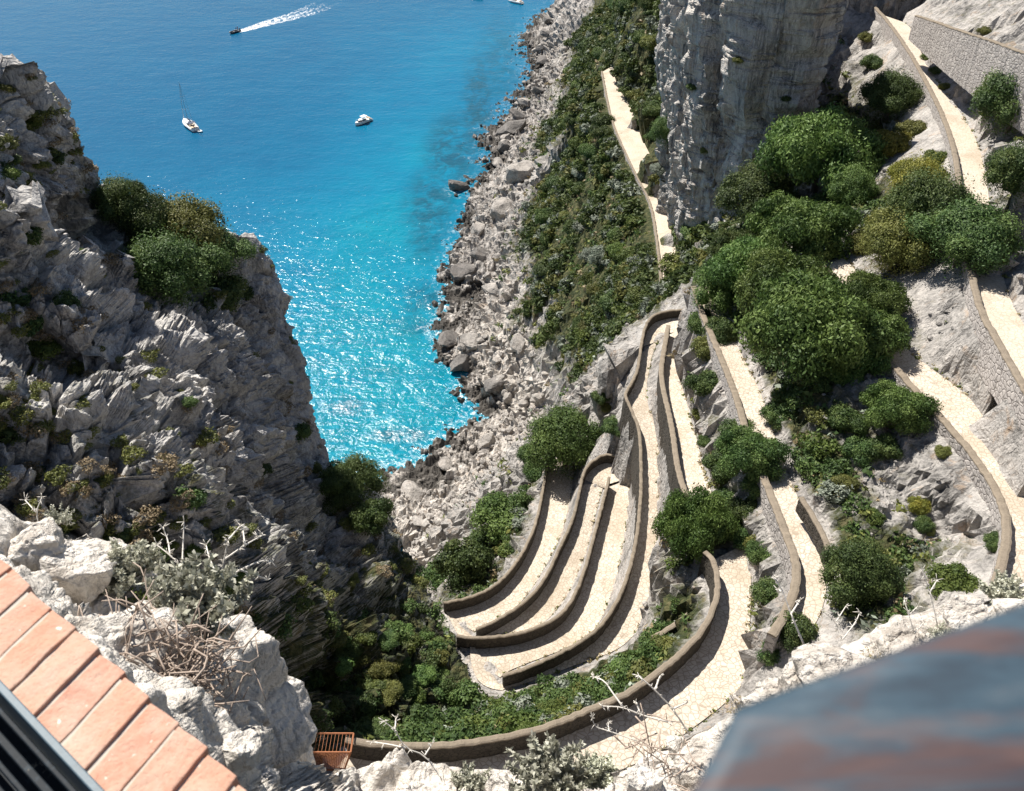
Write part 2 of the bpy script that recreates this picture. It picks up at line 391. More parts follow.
# ---------------------------------------------------------------- terrain control points (px, py, z, vegetation)
SHORE = [(590,-10),(570,5),(545,21),(543,53),(540,78),(531,103),(522,111),(499,131),(499,149),(506,166),(492,182),(482,191),(476,209),(469,230),(457,258),(453,276),(462,285),(489,288),
         (482,320),(446,331),(446,352),(474,384),(496,402),(501,416),(482,430),(457,444),(439,462),(404,479),(389,487),(360,498),(320,510),(280,520)]
for x, y in SHORE: addp(atz(x, y, .1))
for z, L in ((-4, [(540,-8),(490,50),(490,95),(455,140),(440,190),(438,230),(420,280),(410,340),(440,385),(440,420),(400,450),(350,480)]), (-14, [(480,-5),(410,40),(390,130),(380,230),(340,330),(330,420)]), (-30, [(300,-5),(200,50),(200,200),(260,300)])):
    for x, y in L: addp(atz(x, y, z))
CT = """575 130 22 1;575 170 22 1;560 200 23 1;565 235 25 1;550 245 20 1;590 190 31 1;615 270 40 1;590 330 33 1;570 310 26 1;610 300 40 1;640 300 46 1;648 270 47.5 1;642 220 45 1;625 180 42 1;600 130 34 1;610 40 35 1;605 15 28 1;622 150 42.5 1;590 270 33 1;572 215 26 1;560 30 4 0;565 60 5 0;560 90 6 .1;545 120 5 0;525 140 4 0;520 170 6 0;532 190 13 0;500 200 4 0;515 215 9 0;490 240 4 0;500 260 5 0;480 268 4 0;530 270 14 .3;520 300 8 .1;480 350 3 0;
500 370 4 0;520 350 7 0;540 330 12 .2;530 390 6 0;545 420 7 0;520 420 3 0;500 440 2 0;480 460 2 0;500 480 3 0;470 500 3 0;430 500 1.5 0;440 540 4 0;420 560 5 0;470 470 1.5 0;520 460 6 .1;400 500 1 0;410 530 3 0;
600 20 25 1;590 60 22 1;580 100 20 1;568 150 14 1;555 190 19 .9;540 225 19 .9;560 260 24 .9;545 300 18 .9;620 30 45 1;640 10 62 .7;620 60 42 1;598 110 34 1;600 160 34 1;600 210 34 1;630 205 42 1;630 250 43 1;
600 250 34 1;580 300 30 1;560 330 20 .85;600 320 38 1;630 290 45 .9;625 330 50 .8;600 345 44 .6;570 370 28 .5;585 395 34 .3;560 405 14 .2;575 430 24 .3;555 440 12 .1;605 375 59 0;612 425 52 .1;612 450 50 .3;600 445 48 .4;
500 530 43 .5;470 580 45 .5;440 615 46 .5;530 480 42 .4;540 455 42 .3;560 452 44 .4;575 445 46 .6;
706 400 73 .65;700 360 71 .6;696 335 69 .6;715 420 73 .6;725 400 73.5 .7;733 440 73 .6;740 490 72 .8;752 520 71.3 .8;757 560 72 .8;762 600 72.5 .7;765 640 74 .6;700 500 72 .4;
672 540 69 .4;680 580 68 .6;690 610 69 .7;670 640 66 .8;640 660 64 1;600 690 63 1;560 705 64 1;520 715 64 1;560 690 61.5 1;480 715 64 1;440 720 65 1;520 735 70 1;600 700 68 1;650 670 69 .8;420 735 70 1;660 610 64.5 .4;
400 690 60 1;440 690 57 1;455 660 54 .9;440 640 50 .9;430 620 46 .8;360 720 66 .8;330 740 72 .7;
860 470 77.5 .4;900 440 79 .4;850 520 78.3 .5;880 560 77 .7;920 560 77 .7;950 530 77.5 .1;955 480 78.5 0;975 560 78 .2;930 430 79.5 .1;820 400 79.5 .6;830 440 78.5 .5;800 350 79 .85;850 380 78 .5;780 300 77 .7;760 340 76.5 .7;
830 500 78.5 .5;845 590 78.5 .4;900 600 78 .4;720 275 72 .8;800 220 75 .5;740 230 66 .5;850 220 76 .9;900 230 79 .95;870 150 75.5 .95;840 130 72 .7;940 270 81 .8;960 310 82 .4;945 182 78.5 .9;908 108 74 .9;873 74 71 .6;
945 325 82.2 .3;960 350 83.3 .2;880 310 80 .1;
935 65 84.3 .2;962 93 85.2 .1;990 120 86 .1;1000 150 87 .4;1010 200 87.6 .5;1006 250 87 .3;1030 285 87.6 .3;1060 300 89 .3;1050 200 95 .5;1050 120 98 .5;
690 262 51 .3;674 240 48.7 .1;720 250 58 .8;760 200 63 .9;800 150 69 .8;860 90 72.5 .8;640 100 53 .9;652 150 54 .9;660 180 50.5 .8;635 50 56 1;650 30 70 .6;650 70 62 .8;680 290 52 .5"""
for row in CT.replace('\n', '').split(';'):
    x, y, z, g = map(float, row.split()); addp(atz(x, y, z), g)
for x, y, z, g in [(60,180,84,.2),(58,165,74,.3),(90,178,95,0),(130,170,110,.2),(180,150,120,.3),(180,60,120,.2),(120,40,105,.2),(75,20,92,.2),(60,300,95,.4),(60,420,70,.6),(90,560,80,.6),(40,600,5,.3),(45,520,12,.6),
                   (180,400,140,.3),(-60,20,95,.3),(-30,18,92,.3),(-12,22,82,.3),(0,21,84,.2),(14,22,84,.2),(28,24,86,.2),(45,26,88,.2),(-70,60,60,.3),(-60,100,20,.3),(-40,110,4,0),(-20,115,-3,0),(-25,100,6,0),
                   (-12,95,10,.1),(-15,75,25,.3),(-5,78,35,.3),(-120,60,60,0),(-120,120,-20,0),(-60,140,-18,0),(-120,700,-40,0),(200,700,100,.5),(40,700,-5,0),(0,700,-30,0),(200,10,120,.2),(-120,5,110,.2),
                   (0,8,112,.2),(-30,8,112,.2),(30,8,112,.2),(34,40,80,.2),(40,50,82,.1),(50,60,88,.1),(70,70,96,.2),(100,90,104,.2),(100,130,104,.2)]:
    addp((x, y, z), g)
RES = delaunay_2d_cdt([Vector(p) for p in PTS], EDG, [], 0, 1e-4)
cv, tri, orig = RES[0], RES[2], RES[3]
cz = []
for i, o in enumerate(orig):
    if o: cz.append(np.mean([ZV[k] for k in o], axis=0))
    else:                                        # crossing of two lines
        d = sorted(range(len(PTS)), key=lambda k: (PTS[k][0]-cv[i].x)**2+(PTS[k][1]-cv[i].y)**2)[:2]
        cz.append(np.mean([ZV[k] for k in d], axis=0))
cz = np.array(cz); cxy = np.array([(v.x, v.y) for v in cv])
def axis(segs):
    a = []
    for s, e, d in segs: a += list(np.arange(s, e, d))
    return np.array(a+[segs[-1][1]])
GX = axis([(-119,-30,2.),(-30,58,.4),(58,100,1.),(100,199,3.)]); GY = axis([(6,26,.9),(26,112,.36),(112,260,.75),(260,520,1.5),(520,699,6.)])
nx, ny = len(GX), len(GY); TZ = np.full((ny, nx, 3), np.nan)
for f in tri:
    a, b_, c = (cxy[k] for k in f); za, zb, zc = (cz[k] for k in f)
    x0, x1 = min(a[0], b_[0], c[0]), max(a[0], b_[0], c[0]); y0, y1 = min(a[1], b_[1], c[1]), max(a[1], b_[1], c[1])
    i0, i1 = np.searchsorted(GX, x0), np.searchsorted(GX, x1, 'right'); j0, j1 = np.searchsorted(GY, y0), np.searchsorted(GY, y1, 'right')
    if i1 <= i0 or j1 <= j0: continue
    X, Y = np.meshgrid(GX[i0:i1], GY[j0:j1]); dd = (b_[1]-c[1])*(a[0]-c[0])+(c[0]-b_[0])*(a[1]-c[1])
    if abs(dd) < 1e-12: continue
    u = ((b_[1]-c[1])*(X-c[0])+(c[0]-b_[0])*(Y-c[1]))/dd; v = ((c[1]-a[1])*(X-c[0])+(a[0]-c[0])*(Y-c[1]))/dd; w = 1-u-v
    m = (u >= -1e-6) & (v >= -1e-6) & (w >= -1e-6)
    val = u[...,None]*za+v[...,None]*zb+w[...,None]*zc
    TZ[j0:j1, i0:i1][m] = val[m]
bad = np.isnan(TZ[...,0])
TZ[bad] = (40, .3, 0) if bad.any() else 0
LM = TZ[...,2].copy()
for _ in range(3):                               # soften facets away from the lanes
    A = TZ.copy(); A[1:-1,1:-1] = (TZ[1:-1,1:-1]*2+TZ[:-2,1:-1]+TZ[2:,1:-1]+TZ[1:-1,:-2]+TZ[1:-1,2:])/6
    k = (1-sstep(.55, .95, LM))[...,None]; TZ = TZ*(1-k)+A*k
XX, YY = np.meshgrid(GX, GY); P = np.stack([XX, YY, TZ[...,0]], -1); VEG = TZ[...,1]
BASEZ = TZ[...,0].copy()
Nn = grid_normals(P); fl = P.reshape(-1, 3)
free = (1-sstep(.35, .9, LM)).ravel()
dist = np.linalg.norm(fl-np.array([0,0,130]), axis=1); far = np.clip(dist/110., .6, 2.)
rockn = 1-VEG.ravel()*.6; beach = sstep(14, 4, fl[:,2])*sstep(-6, 0, fl[:,2])
w1, w2, wid = worley(fl*np.array([.42,.42,.42]), 3); v1, v2, vid = worley(fl*1.05, 9)
disp = far*rockn*(1.5*ridged(fl*.085, 4, 1)*.6+.55*ridged(fl*.3, 3, 11))+.5*fbm(fl*.7, 3, 21)+.3*ridged(fl*1.1, 2, 23)*rockn
disp += beach*((wid-.25)*2.6*sstep(.02, .3, w2-w1)+(vid-.2)*1.2*sstep(.02, .25, v2-v1)-.9)
disp += (1-beach)*rockn*((wid-.5)*1.8*sstep(0, .22, w2-w1)*(1-.6*VEG.ravel())+(vid-.5)*1.*sstep(0,.2,v2-v1)-.35*sstep(.12,0,v2-v1))
steep = 1-Nn[...,2].ravel(); disp *= np.clip(.75+steep*1.3, 0, 1.5)
gapm = sstep(34, 37, fl[:,0])*sstep(46, 50, fl[:,1])*sstep(76, 70, fl[:,1])*(fl[:,2] > 78)
disp *= free*(1-.85*gapm); P2 = (fl+Nn.reshape(-1,3)*disp[:,None])
P2[:,2] -= .06*(1-free)
TP = P2.reshape(ny, nx, 3)
VEG = np.clip(VEG+.0, 0, 1)
terrain = link('terrain', np_mesh('terrain', P2, grid_faces(ny, nx), False, {'veg': ('POINT', VEG.ravel()), 'pale': ('POINT', sstep(22, 8, P2[:,2])*(.25+.75*sstep(215, 170, P2[:,1])))}), M['terrain_rock'])
tag(terrain, 'limestone slope and boulder shore falling from the paths to the sea', kind='structure')

# ---------------------------------------------------------------- left crag
SIL = [(50,-40),(62,-8),(66,6),(70,26),(80,40),(96,58),(118,70),(140,79),(165,90),(184,100),(196,112),(205,140),(220,185),(236,232),(244,256),(262,270),(285,281),(305,286),(330,292),(370,302),(410,311),(440,321),(466,332),(486,356),(505,382),(530,398),(560,412),(590,424),(620,436),(650,456),(690,470),(730,466),(775,470)]
cy_ = np.array([s[0] for s in SIL], float); cx_ = np.array([s[1] for s in SIL], float)
CZ = [(-90,60,58),(0,65,62),(40,80,66),(100,190,75),(60,200,69),(0,250,61),(-90,300,54),(150,300,72),(190,230,80),(240,250,83),(285,300,88),(200,380,72),(300,380,87),(100,400,62),(0,420,56),(-90,500,46),(250,470,71),(325,450,90),
      (390,510,92),(0,520,51),(100,550,55),(200,560,62),(300,560,71),(400,560,85),(430,620,79),(300,650,66),(200,650,60),(400,680,72),(470,700,71),(350,745,67),(460,770,70),(-90,700,48),(150,300,73),(60,120,67)]
NR, NC, NB = 560, 340, 36
pyv = np.linspace(52, 775, NR); sil = np.interp(pyv, cy_, cx_)
for _ in range(2): sil[1:-1] = (sil[:-2]+2*sil[1:-1]+sil[2:])/4
sfr = np.linspace(0, 1, NC)**.9
PX = -95+(sil[:,None]+95)*sfr[None]; PY = np.repeat(pyv[:,None], NC, 1)
q = np.stack([PX.ravel(), PY.ravel()], -1)/200.
ZC = tps([(a/200, b/200) for a, b, _ in CZ], [c for _, _, c in CZ], q, 2e-3).reshape(NR, NC)
def side(poly, PX, PY):                          # signed pixel distance, positive below the line
    best = np.full(PX.shape, 1e9); sg = np.zeros(PX.shape)
    for (x0, y0), (x1, y1) in zip(poly, poly[1:]):
        dx, dy = x1-x0, y1-y0; t = np.clip(((PX-x0)*dx+(PY-y0)*dy)/(dx*dx+dy*dy), 0, 1)
        d = np.hypot(PX-x0-t*dx, PY-y0-t*dy); m = d < best
        best = np.where(m, d, best); sg = np.where(m, np.sign((PY-y0)*dx-(PX-x0)*dy), sg)
    return best*sg
for poly, amp, soft, reach in (([(-90,330),(0,362),(60,380),(130,412),(180,452),(210,500),(240,565),(300,640),(340,740)], 4.5, 14, 260), ([(40,240),(95,292),(130,330),(180,352),(215,400),(238,450),(250,520),(300,600),(330,700)], 3.5, 10, 200),
                               ([(-90,40),(10,110),(60,160),(80,230),(95,290)], 2.5, 12, 120), ([(150,290),(230,330),(262,400),(285,470),(330,560),(380,650)], 3., 12, 130)):
    sd = side(poly, PX, PY); ZC -= amp*sstep(-soft, soft, sd)*(1-.75*sstep(reach*.25, reach, sd))
U = (PX-W/2)/F; V_ = (H/2-PY)/F
D3 = np.stack([U, CP+V_*SP, -SP+V_*CP], -1)
CPt = D3*ZC[...,None]+np.array([0,0,CAMZ])
back = []
for k in range(1, NB+1):                         # the side turned to the sea, falling away behind the skyline
    s = k/NB; e = CPt[:, -1]; dh = D3[:, -1]/np.linalg.norm(D3[:, -1], axis=1, keepdims=True)
    back.append(e+dh*(30*s)+np.array([-14*s*s-1.2*s, 0, -16*s*s]))
CR = np.concatenate([CPt, np.stack(back, 1)], 1); nr, nc = CR.shape[:2]
Nn = -grid_normals(CR); 
if np.mean(Nn[:, :NC, 1]) > 0: Nn = -Nn
fl = CR.reshape(-1, 3); an = np.array([1., 1., .62])
dsp = 2.6*ridged(fl*an*.07, 3, 41)+2.4*ridged(fl*an*.2, 4, 51)+.7*ridged(fl*an*.62, 3, 61)+.5*fbm(fl*1.7, 3, 71)
a1, a2, aid = worley(fl*np.array([.3,.3,.17]), 77); b1, b2, bid = worley(fl*np.array([.8,.8,.5]), 79)
dsp += (aid-.5)*3.*sstep(0, .16, a2-a1)-.7*sstep(.1, 0, a2-a1)+(bid-.5)*1.5*sstep(0, .14, b2-b1)-.5*sstep(.08, 0, b2-b1)
dsp -= np.mean(dsp)
edge = np.ones((nr, nc)); ew = np.clip(np.abs(np.arange(nc)-(NC-6))/26., .4, 1); edge *= ew[None]
dsp = (dsp-.5)*edge.ravel(); CR2 = fl+Nn.reshape(-1,3)*dsp[:,None]
pyf = np.repeat(PY[:, :1], nc, 1).ravel(); cveg = ctrl([(0,100),(60,130),(20,330),(120,450),(200,520),(330,520),(420,620),(300,680),(380,700),(250,400),(150,300),(290,330),(0,450),(100,520),(60,250)],
    [.2,.3,.4,.35,.45,.4,.62,.7,.75,.12,.15,.2,.35,.5,.15], np.stack([np.concatenate([PX, np.repeat(PX[:,-1:], NB, 1)], 1).ravel(), pyf], -1))
crag = link('crag', np_mesh('crag', CR2, grid_faces(nr, nc, True), False, {'veg': ('POINT', cveg)}), M['crag_rock'])
tag(crag, 'shadowed limestone crag on the left rising over the cove', kind='structure')

# ---------------------------------------------------------------- grey cliff
PLAN = smooth([Vector(p) for p in [(54,262,0),(45,215,0),(35,182,0),(32.,160,0),(33,148,0),(34,141,0),(36.5,139.5,0),(38,134,0),(40,134.5,0),(41.5,129,0),(43.,130,0),(44.5,137,0),(46.5,146,0),(47.5,158,0),(50,172,0),(66,180,0),(80,176,0),(92,171,0),(110,160,0),(150,150,0)]], 2)
NCc, NRc = 380, 240
PL = resample(PLAN, NCc); zz = np.linspace(36, 99, NRc)
nor = []
for i in range(NCc):
    t = PL[min(i+1, NCc-1)]-PL[max(i-1, 0)]; nor.append((-(-t.y), -t.x))   # to the camera side
nor = np.array(nor); nor = nor/np.linalg.norm(nor, axis=1, keepdims=True); nor = np.stack([-np.abs(nor[:,0])*np.sign(-nor[:,0]+1e-9), nor[:,1]], -1)
PLa = np.array([(p.x, p.y) for p in PL]); 
tang = np.gradient(PLa, axis=0); nrm = np.stack([tang[:,1], -tang[:,0]], -1); nrm /= np.linalg.norm(nrm, axis=1, keepdims=True)
lean = -(zz[:,None]-48)*.1*(1-sstep(39, 44, PLa[:,0]))[None]
G = np.zeros((NRc, NCc, 3)); G[...,0] = PLa[None,:,0]-nrm[None,:,0]*lean; G[...,1] = PLa[None,:,1]-nrm[None,:,1]*lean; ZT = 101-9*sstep(144, 154, PLa[:,1])*(PLa[:,0] > 44); tt = np.linspace(0, 1, NRc); zz = 36+tt[:,None]*(ZT[None]-36); G[...,2] = zz
fl = G.reshape(-1, 3); an = np.array([1,1,.22])
dsp = 3.2*ridged(fl*an*.1, 3, 91)+1.8*ridged(fl*an*.28, 4, 92)+.75*ridged(fl*an*.8, 3, 93)+.25*fbm(fl*np.array([1,1,.5])*1.6, 3, 94)
a1, a2, aid = worley(fl*np.array([.25,.25,.09])+.12*fbm(fl*.3, 3, 99)[:,None], 95); dsp += (aid-.5)*1.5*sstep(0, .2, a2-a1)-.9*sstep(.09, 0, a2-a1)
a1, a2, aid = worley(fl*np.array([.6,.6,.3]), 97); dsp += (aid-.5)*.9*sstep(0, .2, a2-a1)-.35*sstep(.08, 0, a2-a1)
N3 = np.concatenate([np.repeat(nrm[None], NRc, 0), np.full((NRc, NCc, 1), .1)], -1).reshape(-1, 3)
CL = fl+N3*(dsp-1.4)[:,None]
gv = np.clip(.06+.3*sstep(62, 46, fl[:,2])+.18*(fbm(fl*np.array([.2,.2,.08]), 3, 96) > .2), 0, 1)
cliff = link('cliff', np_mesh('cliff', CL, grid_faces(NRc, NCc), False, {'veg': ('POINT', gv)}), M['cliff_rock'])
tag(cliff, 'sheer streaked grey limestone cliff behind the pines', kind='structure')

# ---------------------------------------------------------------- ray casting on the built ground
def bvh(o): 
    me = o.data; v = [x.co.copy() for x in me.vertices]; f = [tuple(p.vertices) for p in me.polygons]
    return BVHTree.FromPolygons(v, f)
BV = [bvh(terrain), bvh(crag), bvh(cliff)]
CAM = Vector((0, 0, CAMZ))
def hit(px, py, which=(0,1,2)):
    d = ray(px, py).normalized(); best = None
    for k in which:
        r = BV[k].ray_cast(CAM, d)
        if r[0] is not None and (best is None or r[3] < best[3]): best = r+(k,)
    return best
# ---------------------------------------------------------------- parapets and retaining walls
def wall(P, up, down, thick, label, m='shaded_wall_stone', group=None, seed=0, name='stone_wall', cat='wall', cope_m='coping_stone', capw=.03):
    n = max(12, int(sum((b-a).length for a, b in zip(P, P[1:]))/.4)); P = resample(P, n); rr = random.Random(seed)
    root = empty(name, P[n//2]); tag(root, label, cat, group); o = root.location
    down = down if hasattr(down, '__len__') else (down, down)
    rows = 9; V = []; C = []; base = Vector((0,0,0))
    T = []
    for i, p in enumerate(P):
        t = (P[min(i+1, n-1)]-P[max(i-1, 0)]); t.z = 0; t.normalize(); T.append(Vector((t.y, -t.x, 0)))
    ring_w, ring_c = [], []
    for i, p in enumerate(P):
        s = T[i]; j = Vector((rr.uniform(-.04,.04), rr.uniform(-.04,.04), 0)); dn = down[0]+(down[1]-down[0])*i/(n-1)
        top = up+rr.uniform(-.05,.04); b = p+j-o; bt = thick*.5+dn*.06
        ring = []
        for k in range(rows): h = -dn+(top+dn)*k/(rows-1); ring.append(b-s*(thick*.5+(bt-thick*.5)*(1-k/(rows-1))+rr.uniform(-.03,.03))+Vector((0,0,h)))
        for k in range(rows-1, -1, -1): h = -dn+(top+dn)*k/(rows-1); ring.append(b+s*(thick*.5+rr.uniform(-.02,.02))+Vector((0,0,h)))
        ring_w.append(ring)
        w = thick*.5+capw; z0, z1 = top+.004, top+.14+rr.uniform(-.035,.03)
        ring_c.append([b-s*w+Vector((0,0,z0)), b-s*w*.96+Vector((0,0,z1-.03)), b-s*w*.5+Vector((0,0,z1+.02)), b+s*w*.5+Vector((0,0,z1+.02)), b+s*w*.96+Vector((0,0,z1-.03)), b+s*w+Vector((0,0,z0))])
    mb = MB(); mb.loft(ring_w); mb.build('masonry', M[m], root)
    mc = MB(); mc.loft(ring_c); mc.build('coping', M[cope_m], root)
    return root
def wline(px, z0, z1): return lineat(px, z0, z1, HP)
GRP = 'parapet walls of the hairpin path'
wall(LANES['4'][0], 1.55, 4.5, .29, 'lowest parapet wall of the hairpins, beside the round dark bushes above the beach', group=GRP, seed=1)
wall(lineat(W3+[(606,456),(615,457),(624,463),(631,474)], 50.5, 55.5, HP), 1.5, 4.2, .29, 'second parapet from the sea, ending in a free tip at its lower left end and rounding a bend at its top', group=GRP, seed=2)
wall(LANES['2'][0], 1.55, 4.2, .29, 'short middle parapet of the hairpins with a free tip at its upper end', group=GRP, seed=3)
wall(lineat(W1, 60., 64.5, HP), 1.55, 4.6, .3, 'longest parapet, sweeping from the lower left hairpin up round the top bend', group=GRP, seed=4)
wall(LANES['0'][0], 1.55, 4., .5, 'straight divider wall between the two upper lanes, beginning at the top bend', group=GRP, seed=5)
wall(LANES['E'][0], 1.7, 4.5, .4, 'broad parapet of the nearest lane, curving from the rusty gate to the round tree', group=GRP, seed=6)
wall(LANES['C'][0], 1., (4., 6.), .6, 'tall curved retaining wall among the trees, lit along its outer face', 'tall_wall_stone', seed=7)
wall(LANES['B'][0], .75, 4.5, .6, 'low curved parapet of the right hand path above the rubble slope', 'tall_wall_stone', seed=8)
wall(LANES['A'][0], .9, (11., 1.6), .6, 'high grey masonry wall carrying the pale ramp at the top', 'tall_wall_stone', seed=9)
wall(LANES['F'][0], .3, 2.5, .4, 'thin distant parapet along the sandy path under the cliff', 'tall_wall_stone', seed=10)
# inner wall above the ramp
wr = smooth([atz(917,16,90.5), atz(958,30,93.5), atz(991,41,95.), atz(1024,53,96.), atz(1060,66,96.5)], 1)
wall(wr, .0, (3.5, 8.5), .7, 'rough rubble retaining wall above the pale ramp, small plants growing from it', 'tall_wall_stone', seed=11)
# low terrace wall on the slope left of the nearest bend
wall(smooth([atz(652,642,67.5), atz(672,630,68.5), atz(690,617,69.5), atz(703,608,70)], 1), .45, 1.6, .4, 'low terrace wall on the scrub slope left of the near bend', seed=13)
# kerb wall on the inner side of the shaded path
wall(smooth([atz(801,500,79.2), atz(813,520,79.2), atz(824,540,79.2), atz(831,560,79.2)], 1), .2, 1.2, .4, 'brown low wall on the inner edge of the shaded path', 'shaded_wall_stone', seed=14)
# ---------------------------------------------------------------- sea
def axs(segs):
    a = []
    for s, e, d in segs: a += list(np.arange(s, e, d))
    return np.array(a+[segs[-1][1]])
SX = axs([(-3000,-300,150.),(-300,-60,6.),(-60,70,.8),(70,300,20.),(300,3000,150.)]); SY = axs([(40,100,4.),(100,330,.9),(330,560,2.),(560,1200,20.),(1200,6000,200.)])
X, Y = np.meshgrid(SX, SY); sn = len(SX)
ii = np.clip(np.searchsorted(GX, X)-1, 0, nx-2); jj = np.clip(np.searchsorted(GY, Y)-1, 0, ny-2)
fx = np.clip((X-GX[ii])/(GX[ii+1]-GX[ii]), 0, 1); fy = np.clip((Y-GY[jj])/(GY[jj+1]-GY[jj]), 0, 1)
TZg = TP[...,2]
gz = TZg[jj,ii]*(1-fx)*(1-fy)+TZg[jj,ii+1]*fx*(1-fy)+TZg[jj+1,ii]*(1-fx)*fy+TZg[jj+1,ii+1]*fx*fy
sea_c = [(0,0,0),(100,0,0),(220,0,.02),(330,0,.1),(430,0,.32),(520,0,.5),(560,5,.75),(0,60,0),(100,80,.02),(200,60,.05),(300,60,.1),(380,60,.25),(430,60,.6),(480,60,.55),(530,60,.5),(150,150,.08),(220,150,.18),(300,150,.3),(360,150,.5),(420,150,.9),(470,150,.6),
         (120,180,.15),(220,210,.4),(280,230,.62),(330,230,.85),(380,230,1.),(430,230,.85),(300,300,.8),(350,300,.95),(420,300,.9),(330,380,.95),(400,360,1.),(450,360,.9),(360,450,1.),(420,430,1.),(480,400,.9),(500,100,.5),(380,110,.5),(330,110,.25),(250,110,.12)]
sp = [atz(a, b, 0) for a, b, _ in sea_c]; scl = lambda x, y: np.stack([x/np.maximum(y, 60), np.log(np.maximum(y, 60))], -1)
shal = tps(scl(np.array([p.x for p in sp]), np.array([p.y for p in sp])), [c for *_, c in sea_c], scl(X.ravel(), Y.ravel()), 2e-3)
shal = np.clip(shal, 0, 1)*sstep(560, 430, Y.ravel())
rk_c = [(478,110,20,62,1.),(452,150,32,42,.95),(500,60,26,50,.6),(430,205,30,40,.9),(425,235,22,30,.7),(470,205,16,20,.4),(425,300,26,22,.75),(420,320,40,24,.5),(400,435,34,9,.9),(345,405,20,12,.6),(440,400,26,10,.3),(380,370,30,8,.25)]
rk = np.zeros(X.size)
for px, py, rx, ry, w in rk_c:
    c = atz(px, py, 0); ex = atz(px+rx, py, 0); ey = atz(px, py-ry, 0)
    d = np.sqrt(((X.ravel()-c.x-(Y.ravel()-c.y)*c.x/c.y*.6)/abs(ex.x-c.x))**2+((Y.ravel()-c.y)/abs(ey.y-c.y))**2); rk = np.maximum(rk, w*sstep(1.25, .25, d))
zf = gz.ravel(); foam = sstep(-1.3, -.1, zf)*(zf < 1.2)*(.35+.65*sstep(300, 180, Y.ravel()))*(Y.ravel() < 560)
for px, py, rx, ry, w in [(400,436,34,7,.55),(345,408,20,8,.4),(455,278,16,9,.7),(470,255,10,8,.6),(440,330,9,10,.6),(380,470,30,10,.6),(455,190,14,8,.5),(480,395,16,8,.5)]:
    c = atz(px, py, 0); ex = atz(px+rx, py, 0); ey = atz(px, py-ry, 0)
    d = np.sqrt(((X.ravel()-c.x)/abs(ex.x-c.x))**2+((Y.ravel()-c.y)/abs(ey.y-c.y))**2); foam = np.maximum(foam, w*sstep(1.2, .2, d))
sv = np.stack([X.ravel(), Y.ravel(), np.zeros(X.size)], -1)
t = NT('sea_water'); p = t.pos(); sh = t.attr('shallow'); rkn = t.attr('reef'); fo = t.attr('foam')
nb = t.noise(t.map(p, (1,.7,1)), .045, 5, .6, .6); sh2 = t.math('ADD', sh, t.math('MULTIPLY', t.math('SUBTRACT', nb, .5), .35), True)
c = t.ramp(sh2, [(0., (.0,.076,.16)), (.2, (.0,.09,.18)), (.5, (.0,.117,.215)), (.8, (.0,.15,.245)), (1., (.0,.18,.252))])
rkm = t.math('MULTIPLY', rkn, t.rf(t.noise(t.map(p, (1,.8,1)), .16, 7, .72, .6), .36, .56))
c = t.mix(t.math('MULTIPLY', rkm, .95), c, (.006,.062,.095))
wv = t.noise(t.map(p, (.5,1.3,1)), .12, 6, .65, .4); c = t.mix(t.math('MULTIPLY', t.rf(wv, .45, .75), .28), c, (.0,.05,.13))
fm = t.math('MULTIPLY', t.math('ADD', fo, .0), t.rf(t.noise(p, .75, 7, .75, .6), .5, .66), True)
c = t.mix(fm, c, (.75,.8,.8))
b1 = t.noise(t.map(p, (.75,1.15,1)), .11, 3, .5); b2 = t.noise(t.map(p, (.8,1.2,1)), .45, 3, .55, .5); b3 = t.noise(p, 1.5, 3, .6, .4)
yy = t.n('SeparateXYZ', Vector=p).outputs['Y']; ws = t.n('MapRange', Value=yy, From__Min=150., From__Max=290., To__Min=1.4, To__Max=.42).outputs[0]
nr_ = t.bump(b3, ws, .115, t.bump(b2, ws, .41, t.bump(b1, ws, .75)))
M['sea_water'] = t.done(t.bsdf(c, .16, nr_, IOR=1.33, **{'Specular__IOR__Level': .5}))
sea = link('sea', np_mesh('sea', sv, grid_faces(len(SY), sn), True, {'shallow': ('POINT', shal), 'reef': ('POINT', rk), 'foam': ('POINT', foam)}), M['sea_water'])
tag(sea, 'blue sea turning turquoise and glittering in the cove', kind='structure')
